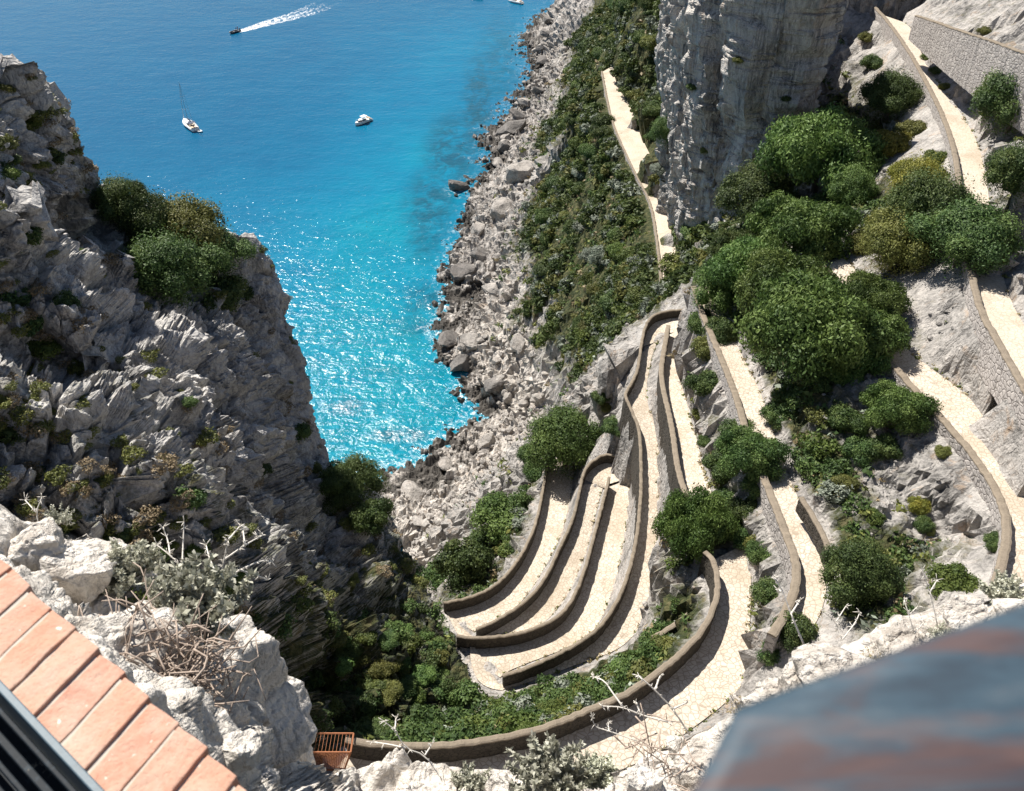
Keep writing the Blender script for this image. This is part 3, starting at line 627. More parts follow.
# ---------------------------------------------------------------- foliage meshes
def leaf_cloud(name, ells, n, size, seed, mat, aspect=1.7, core=True, upb=.35, rnd=.9):
    r = np.random.default_rng(seed); E = np.array(ells, float)
    a = (E[:,3]*E[:,4])**.9; w = a/a.sum(); V, T = [], []
    tot = int(n*1.7); k = r.choice(len(E), tot, p=w); d = r.normal(size=(tot,3)); d[:,2] += upb; d /= np.linalg.norm(d, axis=1, keepdims=True)
    rad = np.where(r.random(tot) < .16, r.uniform(1.05, 1.42, tot), r.uniform(.62, 1.12, tot)); p = E[k,:3]+d*E[k,3:]*rad[:,None]
    q = ((p[:,None,:]-E[None,:,:3])/E[None,:,3:]); inside = (np.sum(q*q, -1) < .62).any(1)
    m = ~inside; p, d, k = p[m][:n], d[m][:n], k[m][:n]; n = len(p)
    nn = d+r.normal(size=(n,3))*rnd*.6; nn /= np.linalg.norm(nn, axis=1, keepdims=True)
    t = np.cross(nn, r.normal(size=(n,3))); t /= np.linalg.norm(t, axis=1, keepdims=True); b = np.cross(nn, t)
    s = size*r.uniform(.45, 1.5, n)[:,None]; L = t*s*aspect*.5; B = b*s*.5
    Q = np.stack([p-L, p+B*.9-L*.1, p+L, p-B*.9+L*.1], 1)
    tone = np.clip(r.uniform(0, 1, n)*.45+r.uniform(0, .6, len(E))[k], 0, 1)
    V = Q.reshape(-1,3); Fq = np.arange(n*4).reshape(n,4); T = tone
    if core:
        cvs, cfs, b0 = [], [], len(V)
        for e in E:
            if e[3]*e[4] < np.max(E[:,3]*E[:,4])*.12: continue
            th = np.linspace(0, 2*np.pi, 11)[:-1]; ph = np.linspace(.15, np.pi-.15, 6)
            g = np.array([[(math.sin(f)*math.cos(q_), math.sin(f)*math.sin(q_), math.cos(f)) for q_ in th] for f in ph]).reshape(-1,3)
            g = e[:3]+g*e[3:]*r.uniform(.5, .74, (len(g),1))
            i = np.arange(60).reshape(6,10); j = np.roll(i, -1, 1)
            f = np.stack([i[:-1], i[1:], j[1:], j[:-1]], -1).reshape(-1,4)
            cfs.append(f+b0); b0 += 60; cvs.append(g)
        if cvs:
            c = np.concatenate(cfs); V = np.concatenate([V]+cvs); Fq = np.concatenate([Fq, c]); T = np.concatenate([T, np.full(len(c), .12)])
    me = np_mesh(name, V, Fq, False, {'tone': ('FACE', T)}); me.materials.append(M[mat]); return me
def dome(seed, n=11, flat=.8, spread=.62, r0=.34):
    r = random.Random(seed); E = [(0,0,.34*flat,.6,.6,.5*flat)]
    for i in range(n):
        a = 2*math.pi*i/n*3.236+r.uniform(-.5,.5); q = spread*r.uniform(.4,1.2); z = flat*(.75-.62*q*q)*r.uniform(.6,1.15)
        s = r0*r.uniform(.7,1.2); E.append((q*math.cos(a), q*math.sin(a), z, s, s*r.uniform(.8,1.2), s*r.uniform(.65,.95)))
    return E
def umbrella(seed, n=15):
    r = random.Random(seed); E = [(0,0,.62,.5,.5,.18)]
    for i in range(n):
        a = 2.399*i+r.uniform(-.3,.3); q = .8*math.sqrt((i+.4)/n); s = r.uniform(.15, .3)
        E.append((q*math.cos(a), q*math.sin(a), .72-.3*q*q+r.uniform(-.16,.16), s, s*r.uniform(.8,1.2), s*r.uniform(.5,.75)))
    return E
def sparse(seed, n=16):
    r = random.Random(seed)
    return [(r.gauss(0,.42), r.gauss(0,.42), r.uniform(.1,.75), *([r.uniform(.13,.26)]*2), r.uniform(.1,.2)) for _ in range(n)]
CROWN = {}
def crown(kind, mat, var):
    key = (kind, mat, var)
    if key not in CROWN:
        sd = hash((kind == 'dome', len(mat), var)) % 1000+var*7+len(mat)
        if kind == 'dome': CROWN[key] = leaf_cloud('foliage', dome(sd, 18, .8, .62, .29), 9000, .048, sd, mat)
        elif kind == 'pine': CROWN[key] = leaf_cloud('crown', umbrella(sd, 34), 36000, .025, sd, mat, aspect=2.2, rnd=1.1)
        elif kind == 'tree': CROWN[key] = leaf_cloud('crown', [(x, y, z+.25, a*1.05, b, c*1.25) for x, y, z, a, b, c in dome(sd, 26, 1.1, .66, .25)], 26000, .026, sd, mat)
        elif kind == 'small': CROWN[key] = leaf_cloud('foliage', dome(sd, 9, .85), 2000, .09, sd, mat)
        elif kind == 'loose': CROWN[key] = leaf_cloud('crown', sparse(sd, 26), 2600, .06, sd, mat, core=False, aspect=2.5)
    return CROWN[key]
TRUNK = {}
def trunk_mesh(kind, var):
    if (kind, var) not in TRUNK:
        r = random.Random(var*13+5); mb = MB(); tall = .62 if kind == 'pine' else .42
        lx, ly = r.uniform(-.12,.12), r.uniform(-.12,.12)
        mb.tube([(0,0,-.35), (lx*.3,ly*.3,.1), (lx,ly,tall*.75), (lx*1.2,ly*1.3,tall)], [.06,.05,.04,.026], 7)
        for i in range(6):
            a = i*1.05+r.uniform(-.3,.3); q = r.uniform(.4,.68); h = tall*r.uniform(.4,.8)
            mb.tube([(lx*.8,ly*.8,h), (lx+.5*q*math.cos(a), ly+.5*q*math.sin(a), h+.14), (q*math.cos(a), q*math.sin(a), tall+r.uniform(-.02,.1))], [.028,.02,.008], 5)
        TRUNK[(kind, var)] = mb.mesh('trunk', True)
    return TRUNK[(kind, var)]
def plant(px, py, rpx, kind, mat, label, cat=None, group=None, sink=.35, sq=None, name=None, rot=None, at=None):
    tall_ = 'bright round pine at' in label
    if kind == 'pine': sq = 1.9 if tall_ else 1.35
    h = hit(px, py+rpx*(.35 if kind in ('dome','small') else 1.2 if tall_ else .8 if kind == 'pine' else .45))
    if h is None: return
    loc, dist = h[0], h[3]; dep = -(Matrix.Rotation(-(math.pi/2-PITCH), 3, 'X') @ (loc-CAM)).z
    r = rpx*dep/F; rr = random.Random(int(px*31+py*7)); var = rr.randrange(3)
    tree = kind in ('pine','tree','loose')
    nm = name or ({'pine':'pine_tree','tree':'broadleaf_tree','loose':'young_tree'}.get(kind, 'shrub'))
    r *= 1.42 if kind == 'pine' else 1.5 if tree else 1.2
    s = (r*rr.uniform(.95,1.08), r*rr.uniform(.95,1.08), r*(sq or rr.uniform(.9,1.15)))
    if tree:
        o = empty(nm, loc); link('crown', crown(kind, mat, var), None, o); link('trunk', trunk_mesh(kind, var), M['bark'], o)
    else:
        o = link(nm, crown(kind, mat, var)); o.location = loc-Vector((0,0,r*.12))
    o.scale = s; o.rotation_euler = (0, 0, rot if rot is not None else rr.uniform(0, 6.28))
    tag(o, label, cat or ('tree' if tree else 'shrub'), group); return o
PL = """815 158 42 pine leaf_pine wide pine crown directly under the grey cliff, leftmost below the high wall|756 208 29 tree leaf_dark very dark tree against the foot of the grey cliff|790 232 36 pine leaf_pine pine with a broad crown right of the very dark cliff foot tree
828 203 16 dome leaf_dark small dark bush in the gap between the two cliff foot pines|886 108 22 tree leaf_dark dark tree growing up against the high masonry wall near the cave|890 143 20 dome leaf_yellow yellow green bush under the high wall, just below the dark wall tree
914 128 15 dome leaf_olive brownish olive bush touching the face of the high wall|935 157 13 dome leaf_green small fresh green bush below the high wall coping|912 196 26 tree leaf_yellow yellow green tree in the middle of the thicket under the ramp
937 190 14 dome leaf_yellow orange tinged bush in the thicket under the ramp|884 220 14 dome leaf_yellow bright yellow bush at the left of the ramp thicket|924 228 32 tree leaf_dark dense dark tree in the heart of the ramp thicket
957 250 34 tree leaf_dark largest tree of the ramp thicket, crown touching the ramp wall|890 258 28 tree leaf_olive mottled olive tree at the lower left of the ramp thicket|862 240 18 dome leaf_olive low olive bush on the rock left of the ramp thicket|860 170 17 dome leaf_dark dark bush between the wide pine and the ramp thicket
806 326 50 pine leaf_pine biggest stone pine, its flat crown over the middle of the rocky spur|780 290 36 pine leaf_pine pine just uphill of the biggest stone pine|864 302 26 pine leaf_pine pine crown overhanging the start of the right hand path|718 296 22 tree leaf_pine round green tree beside the top of the shaded path
749 272 30 pine leaf_pine pine between the cliff foot and the shaded path|834 356 30 pine leaf_pine pine leaning over the dark gully, right of the biggest stone pine|862 333 26 pine leaf_pine pine at the bend of the right hand path's upper end|706 348 16 dome leaf_olive dry olive bush on the steep rock beside the upper lane
708 382 17 dome leaf_dark dark bush clinging to the steep rock beside the upper lane|737 428 18 dome leaf_dark dark bush overhanging the shaded path parapet|777 412 17 dome leaf_dark dark bush on the inner side of the shaded path|744 452 25 pine leaf_dark dark pine overhanging the shaded path
722 462 18 dome leaf_dark dark bush left of the pine overhanging the shaded path|756 482 15 dome leaf_dark dark bush at the top of the tall retaining wall|888 406 24 pine leaf_pine lone round pine on the left of the right hand path, casting a dark shadow
690 521 27 pine leaf_pine bright round pine at the near bend of the hairpin path|851 583 27 tree leaf_dark round dark tree with a visible forked trunk above the white foreground rocks|884 588 13 dome leaf_olive small olive bush between the forked tree and the fresh green bush
953 578 23 dome leaf_green fresh green bush behind the tall white rock|994 541 12 dome leaf_dark small dark bush against the outside of the low curved parapet|795 628 20 dome leaf_dark dark bush behind the white foreground rocks, beside the path end|772 652 14 dome leaf_dark dark bush at the edge of the nearest lane
748 508 17 dome leaf_dark dark bush under the tall retaining wall, uppermost of the three there|759 552 15 dome leaf_dark dark bush under the tall retaining wall, middle of the three there|768 590 16 dome leaf_dark dark bush under the tall retaining wall, lowest of the three there
919 503 11 dome leaf_yellow yellow bush on the rubble slope below the low parapet|873 515 11 dome leaf_green small green bush on the rubble slope|923 524 10 dome leaf_dark dark bush just below the yellow bush on the rubble slope|942 450 9 dome leaf_olive tiny olive bush close to the middle of the low curved parapet
1006 118 30 tree leaf_dark tall dark tree at the right end of the rubble retaining wall|1010 190 25 tree leaf_dark dark tree right of the ramp, below the tall dark one|1004 170 12 dome leaf_yellow yellow green bush on top of the tree right of the ramp|672 274 17 loose leaf_olive feathery young tree beside the far path, above the top bend
499 511 27 dome leaf_pine domed green bush beside the lowest parapet, above the beach|466 560 28 dome leaf_dark largest of the dark domed bushes above the beach|487 540 17 dome leaf_dark dark bush wedged between the two big domed bushes above the beach|445 572 18 dome leaf_dark dark domed bush furthest down towards the crag
563 452 29 tree leaf_pine spreading green tree hanging over the lowest lane|538 470 14 dome leaf_dark small dark bush at the head of the lowest parapet|528 452 12 dome leaf_dark small bush left of the spreading tree
124 208 20 tree leaf_dark highest tree of the crag thicket, on the skyline|152 232 24 tree leaf_dark dark tree second from the top of the crag thicket|188 250 32 tree leaf_olive broad olive tree in the middle of the crag thicket|216 262 26 tree leaf_dark dark tree beside the pale rock knob of the crag
178 285 34 tree leaf_dark deepest shaded tree at the bottom of the crag thicket|226 292 22 dome leaf_dark dark bush under the pale rock knob of the crag|150 270 18 dome leaf_olive olive bush at the left edge of the crag thicket|30 122 13 dome leaf_green green bush on the upper left crag face
282 275 6 loose leaf_olive tiny bent tree sticking out over the sea from the crag|352 492 24 tree leaf_dark dark tree at the right shoulder of the crag|372 514 20 dome leaf_dark dark bush at the right foot of the crag|336 478 15 dome leaf_dark dark bush above the tree on the crag's right shoulder
692 86 6 dome leaf_dark dark bush hanging high on the sheer grey cliff|603 120 10 dome leaf_dark dark bush just left of the far path bend|668 140 14 tree leaf_dark dark tree between the far path and the cliff|660 168 9 dome leaf_grey grey green bush beside the far path landing
1000 258 8 dome leaf_olive small olive bush on the rock right of the ramp|660 645 13 dome leaf_olive yellow green bush below the low terrace wall|600 395 9 dome leaf_dark dark bush on the rock nose under the top bend|615 425 12 dome leaf_dark dark bush in the hollow under the rock nose|608 405 8 dome leaf_olive olive bush on the face of the rock nose
729 500 18 dome leaf_dark dark bush at the foot of the pine overhanging the shaded path|742 532 15 dome leaf_dark dark bush between the bright round pine and the tall retaining wall|700 322 15 dome leaf_dark dark bush at the top end of the shaded path parapet|722 330 17 dome leaf_dark dark bush below the round tree beside the shaded path
846 418 17 dome leaf_dark dark bush high in the shaded gully left of the lone round pine|862 448 18 dome leaf_dark dark bush in the middle of the shaded gully|882 446 16 dome leaf_dark dark bush under the lone round pine|846 482 13 dome leaf_olive olive bush at the bottom of the shaded gully
700 412 8 dome leaf_olive little olive bush on the rock edge beside the upper lane|705 440 8 dome leaf_dark little dark bush on the rock edge beside the upper lane|770 300 24 pine leaf_pine small pine between the biggest stone pine and the shaded path|738 250 22 pine leaf_dark dark pine at the very foot of the grey cliff
850 200 18 tree leaf_pine green tree between the cliff foot pines and the ramp thicket|905 172 18 dome leaf_yellow pale yellow green bush above the yellow bush of the ramp thicket|919 41 5 dome leaf_dark small bush at the far end of the pale ramp, inner side|927 56 6 dome leaf_green green bush on the inner edge of the pale ramp, second from its far end|935 70 6 dome leaf_dark dark bush on the inner edge of the pale ramp, third from its far end
944 86 6 dome leaf_olive olive bush on the inner edge of the pale ramp, nearest of the row|938 34 4 dome leaf_dark little bush hanging high on the rubble retaining wall|962 42 5 dome leaf_dark little bush hanging on the rubble retaining wall under its coping
985 30 7 dome leaf_olive olive bush on the slope above the rubble retaining wall|872 62 11 dome leaf_dark dark bush in the recess beside the far end of the high wall|866 36 8 dome leaf_olive olive bush on the cliff edge near the cave|786 98 5 dome leaf_dark small dark bush on the middle of the sheer cliff|738 60 5 dome leaf_olive small olive bush on the sheer cliff, upper middle
824 78 7 dome leaf_dark dark bush on the right part of the sheer cliff|852 118 10 dome leaf_olive olive bush at the right foot of the sheer cliff|705 150 5 dome leaf_olive small olive bush low on the left pillar of the cliff|975 222 16 dome leaf_dark dark bush against the ramp wall in the ramp thicket"""
for row in PL.replace('\n', '|').split('|'):
    w = row.split(' ', 5); plant(float(w[0]), float(w[1]), float(w[2]), w[3], w[4], w[5])

# ---------------------------------------------------------------- scattered scrub (real individuals on the slopes) and ground cover
def tfield(x, y):
    i = int(np.clip(np.searchsorted(GX, x)-1, 0, nx-2)); j = int(np.clip(np.searchsorted(GY, y)-1, 0, ny-2))
    return Vector(TP[j, i]), VEG[j, i], LM[j, i]
rs = random.Random(21); cnt = 0; placed = []
def free_spot(p, r):
    for q, s in placed:
        if (p-q).length < .55*(r+s): return False
    placed.append((p, r)); return True
def seen(p):
    v = Vector((p.x, p.y*CP-(p.z-CAMZ)*SP*1., 0)); dep = p.y*CP-(p.z-CAMZ)*SP; up = p.y*SP+(p.z-CAMZ)*CP
    px, py = W/2+F*p.x/dep, H/2-F*up/dep
    return px, py, dep
mats = ['leaf_dark','leaf_dark','leaf_dark','leaf_olive','leaf_green','leaf_grey']
tries = 0
while cnt < 100 and tries < 9000:
    tries += 1
    y = rs.uniform(105, 420); x = rs.uniform(-2, 52); p, g, l = tfield(x, y)
    if g < .6 or l > .05 or p.z < 10 or rs.random() > g*g: continue
    px, py, dep = seen(p)
    if not (0 < px < 1024 and -10 < py < 330): continue
    h = hit(px, py); 
    if h is None or (h[0]-p).length > 5: continue
    r = rs.uniform(1.3, 3.3)*(1+.0012*y)
    if not free_spot(p, r): continue
    m = rs.choice(mats); o = link('shrub', crown('dome' if r > 2.4 else 'small', m, rs.randrange(3))); o.location = p-Vector((0,0,r*.2)); o.scale = (r, r*rs.uniform(.8,1.2), r*rs.uniform(.75,1.1)); o.rotation_euler = (0,0,rs.uniform(0,6.28))
    w = {'leaf_dark':'dark green','leaf_olive':'olive green','leaf_green':'fresh green','leaf_grey':'grey green'}[m]
    tag(o, f'{w} shrub among the dense scrub between the boulder shore and the far path', 'shrub', f'{w} scrub on the far slope'); cnt += 1
# small shrubs rooted in the crag
rc = random.Random(5); cnt = 0; tries = 0
while cnt < 65 and tries < 4000:
    tries += 1
    j = rc.randrange(20, nr-20); i = rc.randrange(5, NC-3); k = j*nc+i
    if rc.random() > cveg[k]*1.1: continue
    p = Vector(CR2[k]); px, py, dep = seen(p)
    if not (0 < px < 480 and 0 < py < 760): continue
    h = hit(px, py)
    if h is None or (h[0]-p).length > 1.: continue
    r = rc.uniform(.5, 1.4)*(1+.25*(cveg[k] > .6))
    if not free_spot(p, r): continue
    m = rc.choice(['leaf_dark','leaf_olive','leaf_olive','leaf_green','leaf_dark']); o = link('shrub', crown('small', m, rc.randrange(3))); o.location = p-Vector((0,0,r*.25)); o.scale = (r, r, r*rc.uniform(.7,1.)); o.rotation_euler = (rc.uniform(-.3,.3), rc.uniform(-.3,.3), rc.uniform(0,6.28))
    w = {'leaf_dark':'dark green','leaf_olive':'olive green','leaf_green':'fresh green','leaf_grey':'grey green'}[m]
    tag(o, f'small {w} shrub rooted in the shadowed face of the left crag', 'shrub', f'{w} shrubs on the crag'); cnt += 1
# shrubs on the bank between the nearest lane and the hairpins
cnt = 0; tries = 0
while cnt < 55 and tries < 5000:
    tries += 1
    px, py = rs.uniform(330, 700), rs.uniform(635, 745); h = hit(px, py)
    if h is None or h[4] == 2: continue
    p = h[0]; _, g, l = tfield(p.x, p.y)
    if h[4] == 0 and (g < .75 or l > .05): continue
    r = rs.uniform(.7, 1.5)
    if not free_spot(p, r*.9): continue
    m = rs.choice(['leaf_dark','leaf_green','leaf_green','leaf_olive','leaf_pine']); o = link('shrub', crown('small' if r < 1.1 else 'dome', m, rs.randrange(3))); o.location = p-Vector((0,0,r*.2)); o.scale = (r, r, r*rs.uniform(.6,.9)); o.rotation_euler = (0,0,rs.uniform(0,6.28))
    w = {'leaf_dark':'dark green','leaf_olive':'olive','leaf_green':'bright green','leaf_pine':'mid green'}[m]
    tag(o, f'low {w} shrub on the scrub bank between the nearest parapet and the lowest hairpin', 'shrub', f'{w} shrubs on the near bank'); cnt += 1
# ground cover: tufts too many to count
def tufts(name, spots, label, mat, seed):
    r = np.random.default_rng(seed); Vs, Ts = [], []
    for p, s, k in spots:
        d = r.normal(size=(k,3)); d[:,2] = np.abs(d[:,2])*.8; d /= np.linalg.norm(d, axis=1, keepdims=True)
        c = np.array(p)+d*s*r.uniform(.2, 1., (k,1))*np.array([1,1,.7]); t = np.cross(d+r.normal(size=(k,3))*.5, r.normal(size=(k,3))); t /= np.linalg.norm(t, axis=1, keepdims=True)+1e-9
        b = np.cross(d, t); sz = s*r.uniform(.25,.5,(k,1)); Vs.append(np.stack([c-t*sz, c+b*sz*.5, c+t*sz, c-b*sz*.5], 1).reshape(-1,3)); Ts.append(np.clip(r.uniform(0,.6,k)+r.uniform(0,.4), 0, 1))
    V = np.concatenate(Vs); me = np_mesh(name, V, np.arange(len(V)).reshape(-1,4), False, {'tone': ('FACE', np.concatenate(Ts))})
    return tag(link(name, me, M[mat]), label, kind='stuff')
sp = {'leaf_dark': [], 'leaf_olive': [], 'dry_grass': [], 'leaf_grey': []}; tries = 0
while tries < 16000:
    tries += 1
    y = 25+(rs.random()**1.6)*330; x = rs.uniform(-22, 68); p, g, l = tfield(x, y)
    if l > .35 or p.z < 6 or rs.random() > .05+g*.95: continue
    s = rs.uniform(.25, .8)*(1+y*.004); sp[rs.choices(list(sp), [4,4,2.2,1.5])[0]].append((p, s, 16))
for m, w in (('leaf_dark','dark low scrub'), ('leaf_olive','olive green low scrub'), ('dry_grass','dry straw coloured grass'), ('leaf_grey','grey green low herbs')):
    tufts('undergrowth', sp[m], f'{w} spread over the rocky slopes', m, 3)
vg = []
for key, (L, R) in LANES.items():
    if key == 'F': continue
    for i in range(0, len(R)-1):
        for q in range(4):
            if rs.random() < .6: d_ = (R[i]-L[i]).normalized(); p = R[i].lerp(R[i+1], rs.random())+d_*rs.uniform(-.15,1.)+Vector((0, 0, .05)); vg.append((p, rs.uniform(.12,.42), 14))
tufts('verge_grass', vg[::2], 'green weeds along the inner edges of the lanes', 'leaf_olive', 8); tufts('verge_grass', vg[1::2], 'dry grass along the inner edges of the lanes', 'dry_grass', 9)

# dense maquis mass between the individuals (nobody could count it)
def mass(name, spots, kind, mat, label, seed, nq=190, ls=1.7):
    src = crown(kind, mat, 0); n = len(src.vertices); co = np.empty(n*3, np.float32); src.vertices.foreach_get('co', co); co = co.reshape(-1,3)[:800*4]
    fq = np.arange(len(co)).reshape(-1,4); r = np.random.default_rng(seed); keep = r.permutation(len(fq))[:190]; Vs, Ts = [], []
    for p, s in spots:
        k = r.permutation(len(fq))[:nq]; a = r.uniform(0, 6.28); R = np.array([[math.cos(a),-math.sin(a),0],[math.sin(a),math.cos(a),0],[0,0,1]])
        q = co.reshape(-1,4,3)[k]; c = q.mean(1, keepdims=True); q = c+(q-c)*ls
        Vs.append((q.reshape(-1,3) @ R.T)*s*np.array([1,1,r.uniform(.7,1.)])+np.array(p)); Ts.append(np.clip(r.uniform(0,.6,len(k))+r.uniform(0,.4), 0, 1))
    V = np.concatenate(Vs); me = np_mesh(name, V, np.arange(len(V)).reshape(-1,4), False, {'tone': ('FACE', np.concatenate(Ts))})
    return tag(link(name, me, M[mat]), label, kind='stuff')
ms = {'leaf_dark': [], 'leaf_olive': [], 'leaf_green': [], 'leaf_grey': []}; tries = 0
while sum(map(len, ms.values())) < 4400 and tries < 80000:
    tries += 1
    fr_ = rs.random() < .62; y = 100+330*rs.random()**1.5 if fr_ else rs.uniform(30, 150); x = rs.uniform(-4, 48) if fr_ else rs.uniform(-8, 72); p, g, l = tfield(x, y)
    if l > (.22 if y > 105 else .25) or p.z < 9 or rs.random() > (g-.45)*2.2: continue
    if fr_ and float(fbm(np.array([[x*.09, y*.05, 0.]]), 3, 7)[0]) < -.1+.12*rs.random(): continue
    q = seen(p)
    if not (-20 < q[0] < 1040 and -20 < q[1] < 800): continue
    ms[rs.choices(list(ms), [8,1.6,1.4,1.5])[0]].append((p-Vector((0,0,.25)), rs.uniform(.9,2.6 if fr_ else 2.)*(.75+.0015*y)))
for m, w in (('leaf_dark','dark green maquis'), ('leaf_olive','olive maquis'), ('leaf_green','fresh green maquis'), ('leaf_grey','grey green maquis')):
    mass('undergrowth', [q for q in ms[m] if q[0].y > 105], 'small', m, f'{w} covering the far slope in one dense mass', 4, 260, 2.2)
    mass('undergrowth', [q for q in ms[m] if q[0].y <= 105], 'small', m, f'{w} filling the rocky slopes between the paths', 5, 750, 1.35)
cm = []; tries = 0
while len(cm) < 900 and tries < 12000:
    tries += 1
    j = rc.randrange(10, nr-10); i = rc.randrange(3, NC+6); k = j*nc+i
    if rc.random() > cveg[k]**1.15: continue
    cm.append((cveg[k], Vector(CR2[k])-Vector((0,0,.2)), rc.uniform(.3, .9)*(1+.25*(cveg[k] > .6))))
hi_ = [q[1:] for q in cm if q[0] > .6][::2]; lo_ = [q[1:] for q in cm if q[0] <= .6]
mass('undergrowth', hi_[::2], 'small', 'leaf_dark', 'dark green scrub filling the gully under the crag', 8, 700, 1.3)
mass('undergrowth', hi_[1::2], 'small', 'leaf_dark', 'deep green low scrub filling the gully under the crag', 9, 700, 1.3)
mass('undergrowth', lo_[::2], 'small', 'leaf_olive', 'olive scrub growing over the crag face', 6, 700, 1.3)
mass('undergrowth', lo_[1::2], 'small', 'dry_grass', 'dry straw coloured tufts growing over the crag face', 7, 500, 1.2)
# ---------------------------------------------------------------- boulders
def boulder_mesh(seed, n=3, rough=.26, flat=.75):
    bm = bmesh.new(); bmesh.ops.create_icosphere(bm, subdivisions=n, radius=1.); P = np.array([v.co[:] for v in bm.verts])
    r = np.random.default_rng(seed)
    for _ in range(16):                            # broken faces
        d = r.normal(size=3); d /= np.linalg.norm(d); c = r.uniform(.5, .85); over = np.maximum(P @ d-c, 0); P -= d*over[:,None]*.95
    P *= (1+rough*fbm(P*1.1+seed, 4, seed))[:,None]; P += .1*ridged(P*3.+seed, 3, seed+3)[:,None]*P; P += .035*fbm(P*9.+seed, 3, seed+5)[:,None]*P; P[:,2] *= flat
    for v, p in zip(bm.verts, P): v.co = p
    me = bpy.data.meshes.new('boulder'); bm.to_mesh(me); bm.free(); me.polygons.foreach_set('use_smooth', [n > 3]*len(me.polygons)); return me
BM = [boulder_mesh(k, 3) for k in range(9)]
def boulder(px, py, rpx, label, group=None, m='shore_rock', k=None, sq=(1,1,1), name='boulder', sink=.3, p=None):
    rr = random.Random(int(px*17+py*5)); me = BM[rr.randrange(9) if k is None else k]
    if p is None:
        h = hit(px, py); p = h[0].copy() if h and h[0].z > 0 else atz(px, py, 0.)
    dep = seen(p)[2]; r = rpx*dep/F
    o = link(name, me, M[m]); o.location = p+Vector((0,0,r*(.5-sink))); o.scale = (r*sq[0], r*sq[1], r*sq[2]); o.rotation_euler = (rr.uniform(-.4,.4), rr.uniform(-.4,.4), rr.uniform(0,6.28))
    return tag(o, label, 'boulder', group)
for me in BM: me.materials.append(M['shore_rock'])
BL = """457 188 12 dark wet sea rock standing alone off the boulder point|412 496 17 large flat boulder at the near waterline of the beach|419 523 8 smaller boulder behind the large flat one at the near waterline|446 466 10 grey cracked boulder standing up at the curve of the beach|488 443 10 pale block boulder in the middle of the beach
480 258 13 dark craggy rock at the tip of the second headland|478 232 10 round pale boulder on the shore below the pale smooth slab|512 132 16 big dark rock at the water on the boulder point|520 118 10 dark rock just beyond the big dark one on the boulder point|498 165 8 grey boulder at the small inlet beside the sea rock
548 22 8 dark rock at the farthest corner of the shore|546 35 7 dark rock second from the farthest corner of the shore|545 50 9 dark ledge rock reaching into the water far along the shore|541 62 7 black rock nearest the far inlet|520 345 12 pale ridge rock above the beach's far end|470 345 13 long grey rock ridge between the two coves|462 276 15 dark jagged outcrop in the surf at the middle headland|496 292 13 grey block behind the surf of the middle headland|448 342 14 dark ledge at the waterline of the spur, farthest out|462 366 12 dark ledge at the waterline of the spur, towards the beach
500 214 15 pale slab leaning on the second headland|520 178 20 pale smooth rock slab above the sea rock|505 150 11 dark block at the waterline above the small inlet|528 105 10 grey block on the boulder point, inland|538 92 8 dark block at the waterline beyond the boulder point|494 385 12 dark undercut rock above the blue pool"""
for row in BL.replace('\n', '|').split('|'):
    a, b_, c, lab = row.split(' ', 3); o = boulder(float(a), float(b_), float(c), lab, sq=(1.15, .9, .8))
    if 'dark' in lab or 'black' in lab: o.material_slots[0].link = 'OBJECT'; o.material_slots[0].material = M['wet_rock']
rb = random.Random(3)
POLYS = [([(460,420),(500,415),(545,380),(560,420),(530,460),(480,480),(430,500),(400,520),(430,550),(480,490)], 75, 2.2, 6.), ([(450,350),(480,320),(520,330),(545,370),(540,400),(500,400)], 35, 2.5, 7.), ([(500,110),(540,40),(565,20),(570,80),(550,130),(520,180),(500,210),(480,240),(500,280),(465,280),(480,200)], 65, 2., 6.)]
def inpoly(x, y, P):
    c = False
    for (x0, y0), (x1, y1) in zip(P, P[1:]+P[:1]):
        if (y0 > y) != (y1 > y) and x < (x1-x0)*(y-y0)/(y1-y0)+x0: c = not c
    return c
for (pl, n, r0, r1), where in zip(POLYS, ('on the pale beach of the near cove', 'on the rocky spur between the two coves', 'on the rocky shore beyond the second headland')):
    xs, ys = [p[0] for p in pl], [p[1] for p in pl]; k = 0; tr = 0
    while k < n and tr < 3000:
        tr += 1; x, y = rb.uniform(min(xs), max(xs)), rb.uniform(min(ys), max(ys))
        if not inpoly(x, y, pl): continue
        h = hit(x, y)
        if h is None or h[0].z < .3 or h[0].z > 16: continue
        boulder(x, y, r0+(r1-r0)*rb.random()**2.2, f'pale limestone boulder among many like it {where}', f'loose boulders {where}', p=h[0].copy()); k += 1

# rubble: angular stones too many to count
def rubble(name, spots, label, mat, seed):
    bm = bmesh.new(); bmesh.ops.create_icosphere(bm, subdivisions=1, radius=1.); v0 = np.array([v.co[:] for v in bm.verts]); f0 = np.array([[v.index for v in f.verts] for f in bm.faces]); bm.free()
    r = np.random.default_rng(seed); Vs, Fs, b = [], [], 0; vars_ = []
    for k in range(12):
        P = v0*(1+.45*fbm(v0*1.3+k*7.7, 3, k))[:,None]*r.uniform(.65, 1.25, 3)
        for _ in range(5): d = r.normal(size=3); d /= np.linalg.norm(d); P = P-d*np.maximum(P @ d-.6, 0)[:,None]
        vars_.append(P)
    for p, s in spots:
        q = r.normal(size=(3,3)); q, _ = np.linalg.qr(q); Vs.append(vars_[r.integers(12)] @ q*s*np.array([1,1,.75])+np.array(p)); Fs.append(f0+b); b += len(v0)
    tag(link(name, np_mesh(name, np.concatenate(Vs), np.concatenate(Fs), False), M[mat]), label, kind='stuff')
sb_, sl_ = [], []; rr_ = random.Random(77); tr = 0
